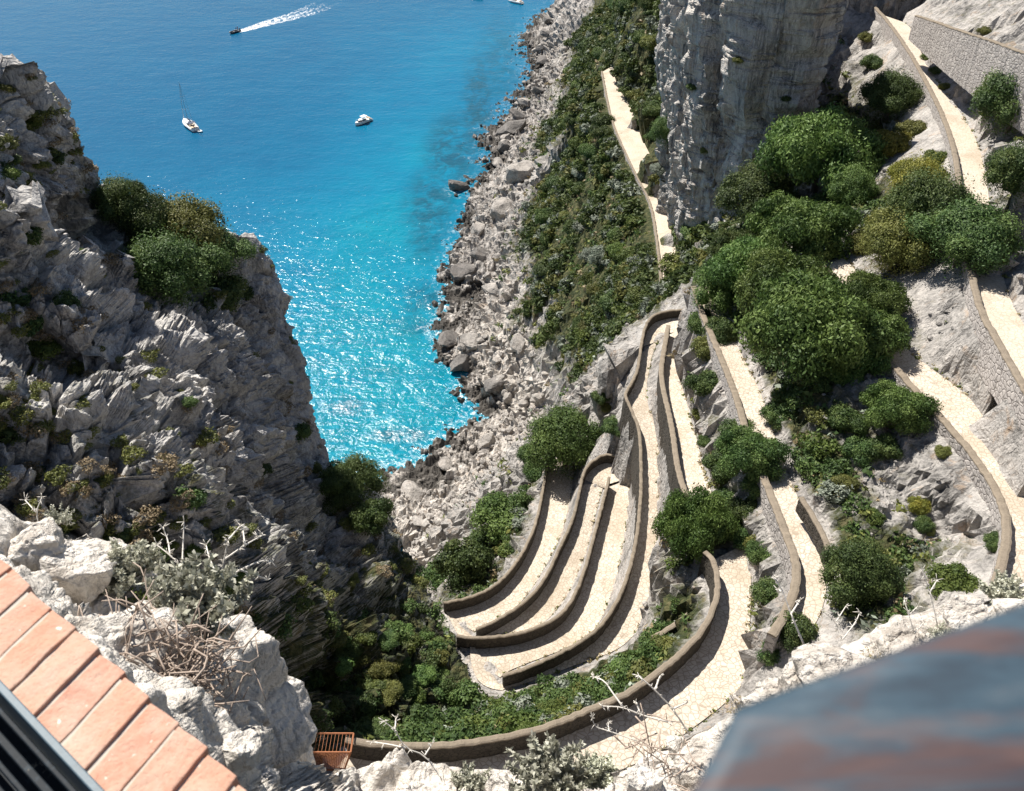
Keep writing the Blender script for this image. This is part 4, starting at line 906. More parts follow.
while tr < 60000 and len(sb_) < 4200:
    tr += 1; y = 100+rr_.random()**1.3*330; x = rr_.uniform(-40, 50); p, g, l = tfield(x, y)
    if .2 < p.z < 15 and l < .1: sb_.append((p+Vector((0,0,.05)), (.18+.75*rr_.random()**3)*(.8+.0015*y)))
rubble('beach_rubble', sb_, 'pale rubble and pebbles heaped all along the shore', 'shore_rock', 1)
tr = 0
while tr < 30000 and len(sl_) < 2600:
    tr += 1; y = rr_.uniform(28, 120); x = rr_.uniform(-15, 66); p, g, l = tfield(x, y)
    if p.z > 15 and l < .6 and rr_.random() > g: sl_.append((p+Vector((0,0,.02)), .08+.45*rr_.random()**3))
rubble('slope_rubble', sl_, 'loose grey stones lying on the rocky slopes between the paths', 'terrain_rock', 2)
# ---------------------------------------------------------------- foreground: white rock ledge below the viewpoint
LS = [(-90,475),(0,499),(30,517),(60,532),(85,524),(110,526),(140,550),(165,580),(200,605),(235,632),(270,648),(282,665),(290,700),(291,738),(298,762),(328,771),(360,769),(420,771),(470,769),(540,773),(620,762),(680,738),(720,722),(760,697),(790,672),(830,648),(880,632),(930,611),(960,596),(1000,586),(1040,574),(1130,552)]
LZ = [(-90,475,5.),(0,500,5.3),(60,530,5.7),(110,525,5.9),(165,575,5.8),(235,625,5.9),(300,655,6.1),(325,700,6.3),(330,755,6.8),(400,768,7.2),(540,770,7.),(640,750,6.6),(700,735,6.3),(760,695,6.3),(830,645,6.5),(930,605,6.5),(1130,555,6.5),
      (-90,530,3.2),(0,585,3.1),(60,650,3.),(150,735,2.9),(230,805,2.9),(0,680,2.7),(100,790,2.6),(60,580,4.2),(150,640,4.2),(200,720,4.1),(300,791,5.2),(450,810,6.4),(600,810,5.9),(700,810,5.2),(850,700,5.6),(1000,640,5.8),(1000,790,4.2),(850,800,4.6),(-90,840,2.6),(100,840,2.6)]
nc2, nr2, nb2 = 420, 170, 26
pxs = np.linspace(-85, 1125, nc2); top = np.interp(pxs, [a for a, _ in LS], [b for _, b in LS])
PXf = np.repeat(pxs[None], nr2, 0); sf = np.linspace(0, 1, nr2)**1.15; PYf = top[None]+(845-top[None])*sf[:,None]
Zf = tps([(a/200,b/200) for a,b,_ in LZ], [c for *_,c in LZ], np.stack([PXf.ravel(), PYf.ravel()], -1)/200., 5e-3).reshape(nr2, nc2)
Df = np.stack([(PXf-W/2)/F, CP+(H/2-PYf)/F*SP, -SP+(H/2-PYf)/F*CP], -1); Fp = Df*Zf[...,None]+np.array([0,0,CAMZ])
bk = [Fp[0]+Df[0]*(1.6*k/nb2)+np.array([0,0,-5.5*(k/nb2)**1.6]) for k in range(nb2, 0, -1)]
FP = np.concatenate([np.stack(bk, 0), Fp], 0); Nf = -grid_normals(FP)
if Nf[nb2+5:, :, 2].mean() < 0: Nf = -Nf
fl = FP.reshape(-1, 3); g1, g2, gid = worley(fl*1.9, 5); h1, h2, hid = worley(fl*5., 6)
df = .34*ridged(fl*.55, 4, 31)+.16*ridged(fl*1.9, 3, 32)+.06*fbm(fl*6, 3, 33)+(gid-.5)*.34*sstep(0, .2, g2-g1)+(hid-.5)*.12*sstep(0, .2, h2-h1)
df -= df.mean()+.05
we = np.clip(np.abs(np.arange(nr2+nb2)-nb2)/22., .3, 1); df *= np.repeat(we, nc2)*np.concatenate([np.ones(nb2*nc2), np.clip((Zf.ravel()-2.)/3., .15, 1)])
rockl = link('rock_ledge', np_mesh('rock_ledge', fl+Nf.reshape(-1,3)*df[:,None], grid_faces(nr2+nb2, nc2, True)), M['ledge_rock'])
tag(rockl, 'bleached white limestone ledge right below the viewpoint', kind='structure')
BV.append(bvh(rockl))
FB = """266 690 52 6. big bleached boulder at the left end of the rusty gate|78 566 40 4.9 broken white rock under the grey bush, second from the coping's top end|40 535 30 4.9 white rock nearest the upper end of the brick coping|212 668 26 5.2 white rock wedged beside the big bleached boulder|118 548 22 5.5 small white rock on the ledge crest above the grey bush
236 745 24 4.8 pale stone lying below the big bleached boulder|964 612 24 6.2 tall white rock rising beside the fresh green bush|846 662 50 6.2 broad white rock in the middle of the right ledge|800 682 28 6. white rock at the left end of the right ledge|905 645 22 6. small white rock between the broad and the tall one
1010 606 26 5.9 white rock at the far right above the painted rail|640 778 22 5.8 pale block among twigs at the bottom middle|690 770 20 5.4 stacked pale block beside the end of the painted rail|676 745 14 5.8 small pale stone above the stacked block|500 786 26 6.2 low white stone under the silvery shrub at the bottom"""
FM = [boulder_mesh(40+k, 5, .3, .8) for k in range(5)]
for me in FM: me.materials.append(M['ledge_rock'])
for i, row in enumerate(FB.replace('\n', '|').split('|')):
    a, b_, c, d, lab = row.split(' ', 4); a, b_, c, d = map(float, (a, b_, c, d)); rr = random.Random(i)
    h = hit(a, b_+c*.5, (3,)) if len(BV) > 3 else None; p = (h[0] if h else atd(a, b_, d)); r = c*seen(p)[2]/F
    o = link('boulder', FM[i % 5]); o.location = p+Vector((0,0,r*.35)); o.scale = (r*1.05, r*rr.uniform(.8,1.1), r*rr.uniform(.85,1.1)); o.rotation_euler = (rr.uniform(-.3,.3), rr.uniform(-.3,.3), rr.uniform(0,6.28))
    tag(o, lab, 'boulder', 'white rocks of the ledge')

# ---------------------------------------------------------------- foreground plants
def silver_bush(px, py, rpx, dep, label, mat='leaf_silver', seed=0, n=60, leafs=46, flat=1., lsize=.12, name='silver_shrub', dry=False):
    r = random.Random(seed); R = rpx*dep/F*1.3; h = hit(px, py+rpx*.35, (3,)); base = h[0] if h else atd(px, py, dep)
    o = empty(name, base-Vector((0,0,.03))); o.scale = (R, R, R*flat); tag(o, label, 'shrub')
    st = MB(); V, T = [], []
    for i in range(n):
        a = r.uniform(0, 6.28); e = r.uniform(.15, 1.45); L = r.uniform(.7, 1.15); d = Vector((math.cos(a)*math.cos(e), math.sin(a)*math.cos(e), math.sin(e))); P = [Vector((0,0,0))]
        for k in range(1, 5): P.append(P[-1]+(d+Vector((r.uniform(-.25,.25), r.uniform(-.25,.25), r.uniform(-.1,.3)))).normalized()*L/4)
        st.tube(P, [.022,.016,.012,.008,.005], 4, False)
        for k in range(leafs):
            s = r.uniform(.4, 1.)*3.99; j = int(s); p = P[j].lerp(P[j+1], s-j); b = Vector((r.gauss(0,1), r.gauss(0,1), r.gauss(.5,1))).normalized(); t = b.cross(Vector((r.gauss(0,1), r.gauss(0,1), r.gauss(0,1)))).normalized(); l = lsize*r.uniform(.5,1.3); w = l*.26
            V += [p, p+b*l*.5+t*w, p+b*l, p+b*l*.5-t*w]; T.append(min(1, r.uniform(0,.6)+s*.1))
    st.build('stems', M['bark_pale'], o)
    if V:
        me = np_mesh('foliage', np.array([v[:] for v in V]), np.arange(len(V)).reshape(-1,4), False, {'tone': ('FACE', T)}); link('foliage', me, M[mat], o)
    return o
for i, a in enumerate([(196,608,46,5.2,'big silvery grey shrub growing from the ledge above the big boulder'), (128,566,30,5.3,'grey shrub with dark dead twigs inside on the ledge crest'), (60,520,15,5.3,'small pale herb at the top left of the ledge'),
                       (548,775,44,6.2,'wide silvery shrub at the bottom middle'), (470,782,22,6.4,'small silvery shrub left of the wide one at the bottom'), (595,770,24,6.,'grey shrub touching the right side of the wide silvery one'), (1002,592,24,6.,'grey green shrub at the right end of the ledge, by the path'),
                       (868,668,16,5.7,'low pale herb in the middle of the broad white rock'), (905,650,14,5.7,'pale herb between the broad and the tall white rock'), (940,632,15,5.8,'pale herb just left of the tall white rock'), (830,690,14,5.6,'pale herb right above the painted rail')]):
    silver_bush(*a, seed=i, leafs=120 if a[2] > 20 else 40, n=80 if a[2] > 20 else 40)
silver_bush(150, 590, 26, 5.1, 'leafy dark green herb under the silvery grey shrub', 'leaf_green', 31, 40, 24, .7)
silver_bush(880, 660, 20, 5.5, 'dry straw tuft on the right ledge', 'dry_grass', 33, 60, 10, .7)
silver_bush(742, 705, 20, 6., 'heap of dead brown stalks at the edge of the nearest lane', 'dry_grass', 34, 60, 6, .6)
silver_bush(975, 622, 16, 5.7, 'dry straw tuft right of the tall white rock', 'dry_grass', 35, 50, 10, .6)
def twig(pls, dep, label, mat='dead_wood', rad=.008, seed=0, name='dead_branch', buds=True):
    r = random.Random(seed); mb = MB(); o = empty(name, atd(*pls[0][0], dep)); tag(o, label, 'branch', 'bare branches of the ledge'); c = o.location
    for pl in pls:
        n = len(pl); P = [atd(x, y, dep+(.25 if pl is not pls[0] else 0)*i/n+r.uniform(-.03,.03))-c for i, (x, y) in enumerate(pl)]; P = smooth(P, 1)
        mb.tube(P, [rad*.62*(1-.6*i/len(P)) for i in range(len(P))], 5)
        if buds:
            for k in range(4):
                d = Vector((r.gauss(0,1), r.gauss(0,1), r.gauss(.4,1))).normalized(); l = r.uniform(.02,.05); mb.tube([P[-1], P[-1]+d*l*.6, P[-1]+d*l], [rad*.22,rad*.28,rad*.12], 4)
            for k in range(len(P)*2):
                i = r.randrange(len(P)); d = Vector((r.gauss(0,1), r.gauss(0,1), r.gauss(.5,1))).normalized(); mb.tube([P[i], P[i]+d*r.uniform(.015,.045)], [rad*.3,rad*.15], 4)
    mb.build('stem', M[mat], o, True); return o
twig([[(445,785),(440,776),(425,755),(405,748),(395,730),(384,721)],[(405,748),(388,744),(372,742)],[(395,730),(396,718)],[(425,755),(432,744)]], 6.3, 'white forked bare branch reaching over the left half of the nearest parapet', seed=1, rad=.011)
twig([[(690,735),(673,709),(655,690),(639,676)],[(655,690),(660,676)],[(673,709),(688,702)]], 5.9, 'white bare branch crossing the nearest parapet, topmost of those there', seed=2, rad=.012)
twig([[(668,722),(641,715),(623,707),(602,706)],[(623,707),(612,692),(605,681),(594,677)],[(641,715),(636,702)]], 6., 'white bare branch with two long arms below the topmost one', seed=3, rad=.011)
twig([[(640,742),(609,731),(595,727),(592,718)],[(609,731),(608,722)]], 6., 'short white hooked twig over the shadow of the nearest lane', seed=4)
twig([[(804,645),(791,614),(783,592),(774,577)],[(791,614),(800,600)],[(783,592),(778,590)]], 5.9, 'white upright branch standing before the tall retaining wall', seed=5, rad=.012)
twig([[(938,628),(930,592),(922,570)],[(930,592),(937,580)]], 5.9, 'thin white stalk in front of the fresh green bush', seed=6)
twig([[(914,634),(909,615),(904,600)],[(909,615),(918,606)],[(914,634),(924,622)]], 5.9, 'thin white forked stalk just left of the fresh green bush', seed=7)
twig([[(842,640),(836,622),(824,612)],[(836,622),(846,606)],[(842,640),(856,622),(860,612)]], 5.9, 'tangle of white stalks under the forked tree', seed=8)
twig([[(190,592),(182,568),(170,555),(157,545)],[(182,568),(183,545),(184,522)],[(170,555),(168,540),(163,527)]], 5., 'pale spiky stalks rising from the silvery grey shrub, on its upper left', seed=9, rad=.009)
twig([[(214,600),(220,582),(224,560),(228,540)],[(220,582),(240,570),(262,560),(272,562)],[(224,560),(245,545),(263,535)],[(220,582),(210,560),(206,545)],[(240,570),(256,575),(268,580)],[(245,545),(243,530)],[(228,540),(240,526)]], 5., 'fan of pale dry flower stalks right of the silvery grey shrub', seed=10, rad=.01)
twig([[(40,530),(36,512),(42,497)],[(36,512),(25,500)],[(40,530),(52,520),(66,519)]], 5.2, 'pale dry stalks at the top left of the ledge', seed=11, rad=.007)
twig([[(712,742),(735,738),(760,741)],[(735,738),(742,728)]], 5.7, 'thin white stalk lying beside the painted rail', seed=12, rad=.006)
rt = random.Random(9)
for px, py, lab, k in ((178,690,'heap of brown dead branches on the ledge beside the brick coping',80), (150,655,'smaller heap of brown dead twigs at the foot of the silvery grey shrub',50), (655,770,'brown bare twigs among the pale blocks at the bottom middle',18)):
    P0 = atd(px, py, 4.2 if px < 400 else 5.6); o = empty('dead_branches', P0); tag(o, lab, 'branches'); mb = MB()
    for i in range(k):
        a = rt.uniform(0,6.28); c = Vector((rt.gauss(0,.13), rt.gauss(0,.13), rt.uniform(-.05,.14))); d = Vector((math.cos(a), math.sin(a), rt.uniform(-.2,.5)))*rt.uniform(.1,.26); b = Vector((rt.gauss(0,.05), rt.gauss(0,.05), rt.gauss(0,.05)))
        d = d*.85; mb.tube(smooth([c-d, c-d*.4+b*1.2, c+d*.3-b*1.4, c+d], 1), [.0055,.0055,.005,.0045,.004,.0035,.003,.0025], 4)
        mb.tube([c+d*.2, c+d*.6+Vector((rt.gauss(0,.07), rt.gauss(0,.07), .06))], [.005,.002], 4)
    mb.build('stems', M['twig_brown'], o, True)

# ---------------------------------------------------------------- brick coping of the viewpoint wall
CZc = CAMZ-1.6
def cp(px, py): return atz(px, py, CZc)
o0, o1, i0, i1 = cp(10.6,567.6), cp(212,755), cp(0,677), cp(94,773)
ed = (o1-o0).normalized(); jd = (cp(78.6,626)-cp(16,688)).normalized(); nd = Vector((-ed.y, ed.x, 0)); nd = nd if nd.dot(jd) > 0 else -nd
wid_ = (o0-i0).dot(nd); skew = jd.dot(ed)/jd.dot(nd); pitch = (o1-o0).length/8.15
rootc = empty('brick_coping', o0); tag(rootc, 'terracotta brick coping of the viewpoint wall, dusty with pale mortar joints', 'wall coping')
t = NT('terracotta'); p = t.n('TexCoord').outputs['Object']; wp = t.pos(); r_ = t.orand()
n1, n2 = t.noise(wp, 9, 6, .7), t.noise(wp, 60, 4, .7)
c = t.mix(r_, (.43,.2,.135), (.46,.26,.18)); c = t.mix(t.rf(n1, .4, .66), c, (.46,.31,.235)); c = t.mix(t.math('MULTIPLY', t.rf(t.noise(wp, 22, 5, .75), .6, .7), .45, True), c, (.3,.16,.1))
c = t.mix(t.math('MULTIPLY', t.rf(t.noise(wp, 5, 6, .75), .48, .7), .5, True), c, (.5,.4,.33)); c = t.mix(t.math('MULTIPLY', t.rf(t.noise(wp, 140, 3, .6), .6, .7), .3, True), c, (.3,.16,.11)); c = t.mix(t.math('MULTIPLY', t.rf(t.noise(wp, 45, 2, .5), .7, .76), .8, True), c, (.75,.68,.6))
M['terracotta'] = t.done(t.bsdf(c, .9, t.bump(t.math('ADD', t.math('ADD', n2, t.math('MULTIPLY', n1, .8)), t.math('MULTIPLY', t.rf(t.noise(wp, 110, 3, .6), .35, .5), .5)), .6, .003), **{'Specular__IOR__Level': .25}))
rb2 = random.Random(11)
jr, jo = [], []
for k in range(-7, 13):
    a = o0+ed*(pitch*k); g = .0055; w = wid_+rb2.uniform(-.006,.006)
    c0, c1 = a+ed*g, a+ed*(pitch-g); inn = -nd*(wid_+.006)-ed*skew*wid_
    corners = [c0+inn, c1+inn, c1+nd*rb2.uniform(-.006,.005), c0+nd*rb2.uniform(-.006,.005)]
    z = rb2.uniform(-.004,.004); mb = MB(); bm = bmesh.new()
    lo = [bm.verts.new(v-o0+Vector((0,0,-.05))) for v in corners]; hi = [bm.verts.new(v-o0+Vector((0,0,z+rb2.uniform(-.002,.002)))) for v in corners]
    bm.faces.new(lo[::-1]); bm.faces.new(hi)
    for q in range(4): bm.faces.new([lo[q], lo[(q+1)%4], hi[(q+1)%4], hi[q]])
    bmesh.ops.bevel(bm, geom=list(bm.edges), offset=.0035, segments=2, affect='EDGES', profile=.6)
    bmesh.ops.subdivide_edges(bm, edges=[e for e in bm.edges if e.calc_length() > .03], cuts=5, use_grid_fill=True)
    for v in bm.verts:
        q = np.array([v.co[:]])+k*3.1; v.co.z += float(fbm(q*25, 3, 2)[0])*.004; v.co.x += float(fbm(q*18, 2, 4)[0])*.004; v.co.y += float(fbm(q*18, 2, 9)[0])*.004
    bmesh.ops.recalc_face_normals(bm, faces=bm.faces)
    me = bpy.data.meshes.new('brick'); bm.to_mesh(me); bm.free(); link('brick', me, M['terracotta'], rootc)
a0, a1 = -ed*pitch*7.3, ed*pitch*13.2; mi = -nd*(wid_+.01); mo = nd*-.012
mb = MB(); q = [a0+mi, a1+mi, a1+mo, a0+mo]
mb.add([v+Vector((0,0,-.9)) for v in q]+[v+Vector((0,0,-.0065)) for v in q], [(0,1,2,3),(4,5,6,7),(0,1,5,4),(1,2,6,5),(2,3,7,6),(3,0,4,7)])
mb.build('mortar_bed', M['mortar'], rootc)

# ---------------------------------------------------------------- dark painted metal frame on the inner side of the coping
t = NT('dark_paint'); p = t.pos(); n1 = t.noise(p, 40, 5, .7); c = t.mix(t.rf(n1, .55, .68), (.007,.011,.016), (.02,.03,.04)); c = t.mix(t.rf(t.noise(p, 18, 5, .7), .64, .72), c, (.3,.26,.2))
M['dark_paint'] = t.done(t.bsdf(c, .6, t.bump(n1, .4, .002), **{'Specular__IOR__Level': .15}))
plain('blue_paint', (.05,.085,.11), .55, 0, .6, 30, .002)
rf_ = empty('metal_grille', i0); tag(rf_, 'dark blue painted metal grille with parallel bars, inside the brick coping', 'grille')
def bar(name, off, z, w, h, m='dark_paint', l0=-.9, l1=.9):
    mb = MB(); R = Matrix((( ed.x, nd.x, 0), (ed.y, nd.y, 0), (0, 0, 1))); mb.box(ed*((l0+l1)/2)-nd*off+Vector((0,0,z)), l1-l0, w, h, R.to_4x4()); o = mb.build(name, M[m], rf_)
    bv = o.modifiers.new('bevel', 'BEVEL'); bv.width = .0025; bv.segments = 2
bar('frame_rail', .013, .004, .016, .03, 'blue_paint')
for k in range(6): bar('bar', .036+.028*k, -.05-.03*k, .016 if k % 2 else .011, .024)
bar('back_plate', .12, -.28, .26, .01)

# ---------------------------------------------------------------- blurred painted rail at the viewer's hand
t = NT('weathered_paint'); p = t.n('TexCoord').outputs['Object']; q = t.map(p, (5., 26., 26.))
n1, n2 = t.noise(q, 1.2, 5, .65, .6), t.noise(q, 3.2, 5, .7)
c = t.ramp(n2, [(.35, (.014,.028,.044)), (.5, (.024,.05,.073)), (.65, (.048,.072,.092))]); c = t.mix(t.rf(n1, .5, .6), c, (.055,.033,.034)); c = t.mix(t.math('MULTIPLY', t.rf(t.noise(q, 2., 4), .55, .7), .6, True), c, (.12,.07,.06))
M['weathered_paint'] = t.done(t.bsdf(c, .65, t.bump(n2, .3, .001)))
A, B, Cc = atd(735, 712, .36), atd(1120, 572, .40), atd(674, 830, .33)
ux = (B-A).normalized(); uy = (Cc-A); uy = (uy-ux*uy.dot(ux)).normalized(); uz = ux.cross(uy).normalized()
if uz.dot(CAM-A) < 0: uz = -uz
wR, tR, LR = .105, .012, .42; rail = empty('painted_rail', A); tag(rail, 'weathered blue painted metal rail showing rusty brown patches, close to the viewer', 'rail')
rings = []
for s in np.linspace(0, 1, 30):
    sk_ = (Cc-A).dot(ux)*0
    st = [(-.004, -.008), (0,0), (.004,.0045), (.012,.006), (wR*.5,.007), (wR,.006), (wR,-tR), (.012,-tR), (.002,-tR+.002)]
    ring = []
    for k, (yy, zz_) in enumerate(st):
        xoff = -.0 if s > 0 else 0; x = s*LR+yy*((Cc-A).dot(ux)/(Cc-A).dot(uy))*(1-s); ring.append(ux*x+uy*yy+uz*zz_)
    rings.append(ring)
mb = MB(); mb.loft(rings); mb.build('rail_plate', M['weathered_paint'], rail, True)
mb = MB(); mb.tube([uy*.05-uz*.02+ux*.25, uy*.05-uz*.02+ux*.25+Vector((.02,.0,-.5))], .012, 12); mb.build('post', M['dark_paint'], rail)

# ---------------------------------------------------------------- rusty mesh gate at the end of the nearest lane
gb0, gb1 = atz(310,770,76.9), atz(349,770,76.9); gx = (gb1-gb0); mid = (gb0+gb1)/2; gx.z = 0; gw = gx.length; gx.normalize()
gt = empty('mesh_gate', mid); tag(gt, 'rusty orange wire mesh gate closing the left end of the nearest lane', 'gate')
hT = 2.1; wb, wt = gw*.5-.3, gw*.5+.35; up = Vector((0,0,1)); dpt = Vector((0,.25,0))
L0, R0_, LT, RT = -gx*wb, gx*wb, -gx*wt+up*hT, gx*wt+up*hT
mb = MB()
for a, b_ in ((L0,R0_),(LT,RT),(L0,LT),(R0_,RT),(LT,LT+dpt*5),(RT,RT+dpt*5),(LT+dpt*5,RT+dpt*5)): mb.tube([a, b_], .06, 6)
mb.build('frame', M['rust'], gt)
mb = MB()
for k in range(1, 18): s = k/18; mb.tube([L0.lerp(R0_, s), LT.lerp(RT, s)], .014, 4)
for k in range(1, 16): s = k/16; mb.tube([L0.lerp(LT, s), R0_.lerp(RT, s)], .014, 4)
for k in range(1, 14): s = k/14; mb.tube([LT.lerp(RT, s), LT.lerp(RT, s)+dpt*5], .014, 4)
mb.build('wire_mesh', M['rust'], gt)
# ---------------------------------------------------------------- boats
def hull(mb, L, B, fr_bow, fr_st, draft=.25, transom=.85, n=14):
    secs = []
    for i in range(n):
        s = i/(n-1); x = (s-.5)*L; b = B/2*(transom+(1-transom)*min(1, s*2.2))*(1 if s < .55 else max(.02, 1-((s-.55)/.45)**2.1)); h = fr_st+(fr_bow-fr_st)*s**1.6; k = -draft*(1-max(0,(s-.8)/.2)**2*1.2)
        secs.append([Vector((x+.06*L*(s>.9)*0, y*b, z)) for y, z in ((1,h),(.93,h*.45),(.7,-.02),(.3,k*.8),(0,k),(-.3,k*.8),(-.7,-.02),(-.93,h*.45),(-1,h))])
    mb.loft(secs); return secs
def deck_outline(L, B, a, b, z, inset, transom=.85, n=9, hz=.1):
    up, lo = [], []
    for i in range(n):
        s = a+(b-a)*i/(n-1); bb = max(.02, B/2*(transom+(1-transom)*min(1, s*2.2))*(1 if s < .55 else max(.02, 1-((s-.55)/.45)**2.1))-inset); up.append(((s-.5)*L, bb)); lo.append(((s-.5)*L, -bb))
    ring = up+lo[::-1]; return [[Vector((x, y, z)) for x, y in ring], [Vector((x, y, z+hz)) for x, y in ring]]
def place(root, px, py, heading_px):
    p = atz(px, py, 0); q = atz(*heading_px, 0); d = q-p; root.location = p; root.rotation_euler = (0, 0, math.atan2(d.y, d.x)); return root
def sailboat():
    r = empty('sailboat'); L, B = 12., 3.9; mb = MB(); hull(mb, L, B, 1.35, 1.05, .4, .8); mb.build('hull', M['hull_white'], r, True)
    mb = MB(); mb.loft(deck_outline(L, B, .02, .97, 1.08, .12, .8, 12, .12)); mb.build('deck', M['deck_cream'], r)
    mb = MB(); mb.loft([[Vector((x, y*s_, 1.2+h)) for x, y in ((-1.2,1.15),(1.5,1.1),(3.2,.5),(3.2,-.5),(1.5,-1.1),(-1.2,-1.15))] for h, s_ in ((0,1),(.42,.88))]); c = mb.build('cabin', M['hull_white'], r)
    mb = MB(); [mb.box((.4, s*1.12, 1.42), 2.2, .06, .16) for s in (-1,1)]; mb.build('window', M['glass_dark'], c)
    mb = MB(); mb.loft([[Vector((x, y, 1.22)) for x, y in ((-5.2,1.),(-1.9,1.15),(-1.9,-1.15),(-5.2,-1.))], [Vector((x, y, 1.26)) for x, y in ((-5.2,1.),(-1.9,1.15),(-1.9,-1.15),(-5.2,-1.))]]); mb.build('cockpit', M['cushion'], r)
    mb = MB(); mb.loft([[Vector((x, 1.25*math.cos(a), 1.3+1.25*abs(math.sin(a))**.8)) for a in np.linspace(0, math.pi, 9)] for x in (-2.6,-1.9,-1.2)], False, False); mb.build('sprayhood', M['navy_canvas'], r)
    mb = MB(); mb.loft([[Vector((x, 1.3*math.cos(a), 2.6+.5*math.sin(a))) for a in np.linspace(.2, math.pi-.2, 7)] for x in (-5.,-3.6)], False, False); mb.build('bimini', M['navy_canvas'], r)
    mb = MB(); mb.tube([(1.,0,1.2),(1.,0,16.6)], [.11,.07], 8)
    ms = mb.build('mast', M['alloy'], r)
    for z, w in ((6.4,1.2),(11.2,.95)): mb = MB(); mb.tube([(1.,-w,z),(1.,w,z)], .045, 5); mb.build('spreader', M['alloy'], ms)
    mb = MB(); mb.tube([(.9,0,2.5),(-4.2,0,2.6)], .09, 7); bo = mb.build('boom', M['alloy'], r)
    mb = MB(); mb.tube([(.7,0,2.75),(-1.5,0,2.85),(-4.,0,2.72)], [.2,.24,.12], 7); mb.build('furled_sail', M['navy_canvas'], bo)
    mb = MB()
    for a, b in (((5.8,0,1.4),(1.,0,15.8)),((-5.9,0,1.2),(1.,0,16.4)),((1.,1.8,1.2),(1.,1.2,6.4)),((1.,-1.8,1.2),(1.,-1.2,6.4)),((1.,1.2,6.4),(1.,.95,11.2)),((1.,-1.2,6.4),(1.,-.95,11.2)),((1.,.95,11.2),(1.,0,16.2)),((1.,-.95,11.2),(1.,0,16.2))): mb.tube([a, b], .025, 4)
    mb.tube([(5.6,0,1.6),(3.4,0,9.),(1.2,0,15.2)], [.07,.1,.05], 5); mb.build('rigging', M['alloy'], r)
    mb = MB(); [mb.tube([(-5.6,s*1.5,1.15),(-5.6,s*1.5,1.75),(0,s*1.85,1.8),(5.5,s*.35,2.)], .03, 4) for s in (-1,1)]; mb.build('guard_rail', M['alloy'], r)
    return r
def dinghy():
    r = empty('dinghy'); mb = MB(); mb.tube([(-1.3,.6,.22),(.5,.62,.25),(1.3,.25,.34),(1.45,0,.36),(1.3,-.25,.34),(.5,-.62,.25),(-1.3,-.6,.22)], .22, 8); mb.build('tube', M['hull_white'], r, True)
    mb = MB(); mb.box((-.1,0,.14), 2.3, 1., .08); mb.build('floor_board', M['deck_cream'], r); mb = MB(); mb.box((-1.45,0,.45), .25, .3, .6); mb.build('outboard_motor', M['hull_dark'], r); return r
def motorboat(L=8., B=2.9, top=True):
    r = empty('motorboat'); mb = MB(); hull(mb, L, B, 1.25, .95, .3, .9); mb.build('hull', M['hull_white'], r, True)
    mb = MB(); mb.loft(deck_outline(L, B, .04, .95, .97, .12, .9, 12, .12)); mb.build('deck', M['hull_white'], r)
    mb = MB(); mb.loft([[Vector((x*L/8, y*B/2.9, z)) for x, y in sh] for sh, z in ((((-.6,1.05),(1.6,1.),(2.9,.35),(2.9,-.35),(1.6,-1.),(-.6,-1.05)),1.08),(((-.5,.95),(1.1,.9),(1.9,.4),(1.9,-.4),(1.1,-.9),(-.5,-.95)),1.75))]); c = mb.build('cabin', M['hull_white'], r)
    mb = MB(); mb.loft([[Vector((x*L/8, y*B/2.9, z)) for x, y in sh] for sh, z in ((((-.5,1.07),(1.7,1.02),(2.6,.5),(2.6,-.5),(1.7,-1.02),(-.5,-1.07)),1.3),(((-.45,1.),(1.45,.95),(2.2,.48),(2.2,-.48),(1.45,-.95),(-.45,-1.)),1.6))]); mb.build('windscreen', M['glass_dark'], c)
    mb = MB(); mb.box((-2.2*L/8,0,1.08), 2.4*L/8, 1.9, .08); mb.build('cockpit_floor', M['deck_cream'], r)
    for c_, sx_, sy_, sz_ in (((-3.*L/8,0,1.28), .6, 1.8, .4), ((-.9*L/8,.5,1.35), .5, .5, .55)): mb = MB(); mb.box(c_, sx_, sy_, sz_); mb.build('seat', M['cushion'], r)
    if top:
        mb = MB(); mb.box((-.6*L/8,0,2.55), 2.3*L/8, 2., .1); mb.build('hard_top', M['hull_white'], r)
        for x in (-1.6,.4):
            for y in (-.9,.9): mb = MB(); mb.tube([(x*L/8, y, 1.1),(x*L/8*.9, y*.95, 2.52)], .04, 5); mb.build('top_post', M['alloy'], r)
    mb = MB(); mb.box((-4.2*L/8,0,.45), .7, 1.9, .12); mb.build('swim_platform', M['deck_cream'], r)
    mb = MB(); [mb.tube([(.5*L/8,s*1.3,1.15),(.6*L/8,s*1.3,1.6),(2.8*L/8,s*.75,1.75),(3.7*L/8,s*.15,1.85)], .025, 4) for s in (-1,1)]; mb.build('bow_rail', M['alloy'], r)
    return r
sb = place(sailboat(), 190, 126.5, (179, 117)); tag(sb, 'white sailing yacht at anchor, its mast bare and canvas dark blue', 'sailboat')
dg = place(dinghy(), 199.5, 131.5, (206, 134)); tag(dg, 'small white dinghy tied behind the sailing yacht', 'dinghy')
m1 = place(motorboat(7.8, 2.8), 363, 123, (353, 127)); tag(m1, 'white motorboat with hard top lying alone on the turquoise water', 'motorboat')
m2 = place(motorboat(9.5, 3.2, False), 515, 2.5, (508, 1)); tag(m2, 'white motorboat near the far shore, cut by the upper edge', 'motorboat')
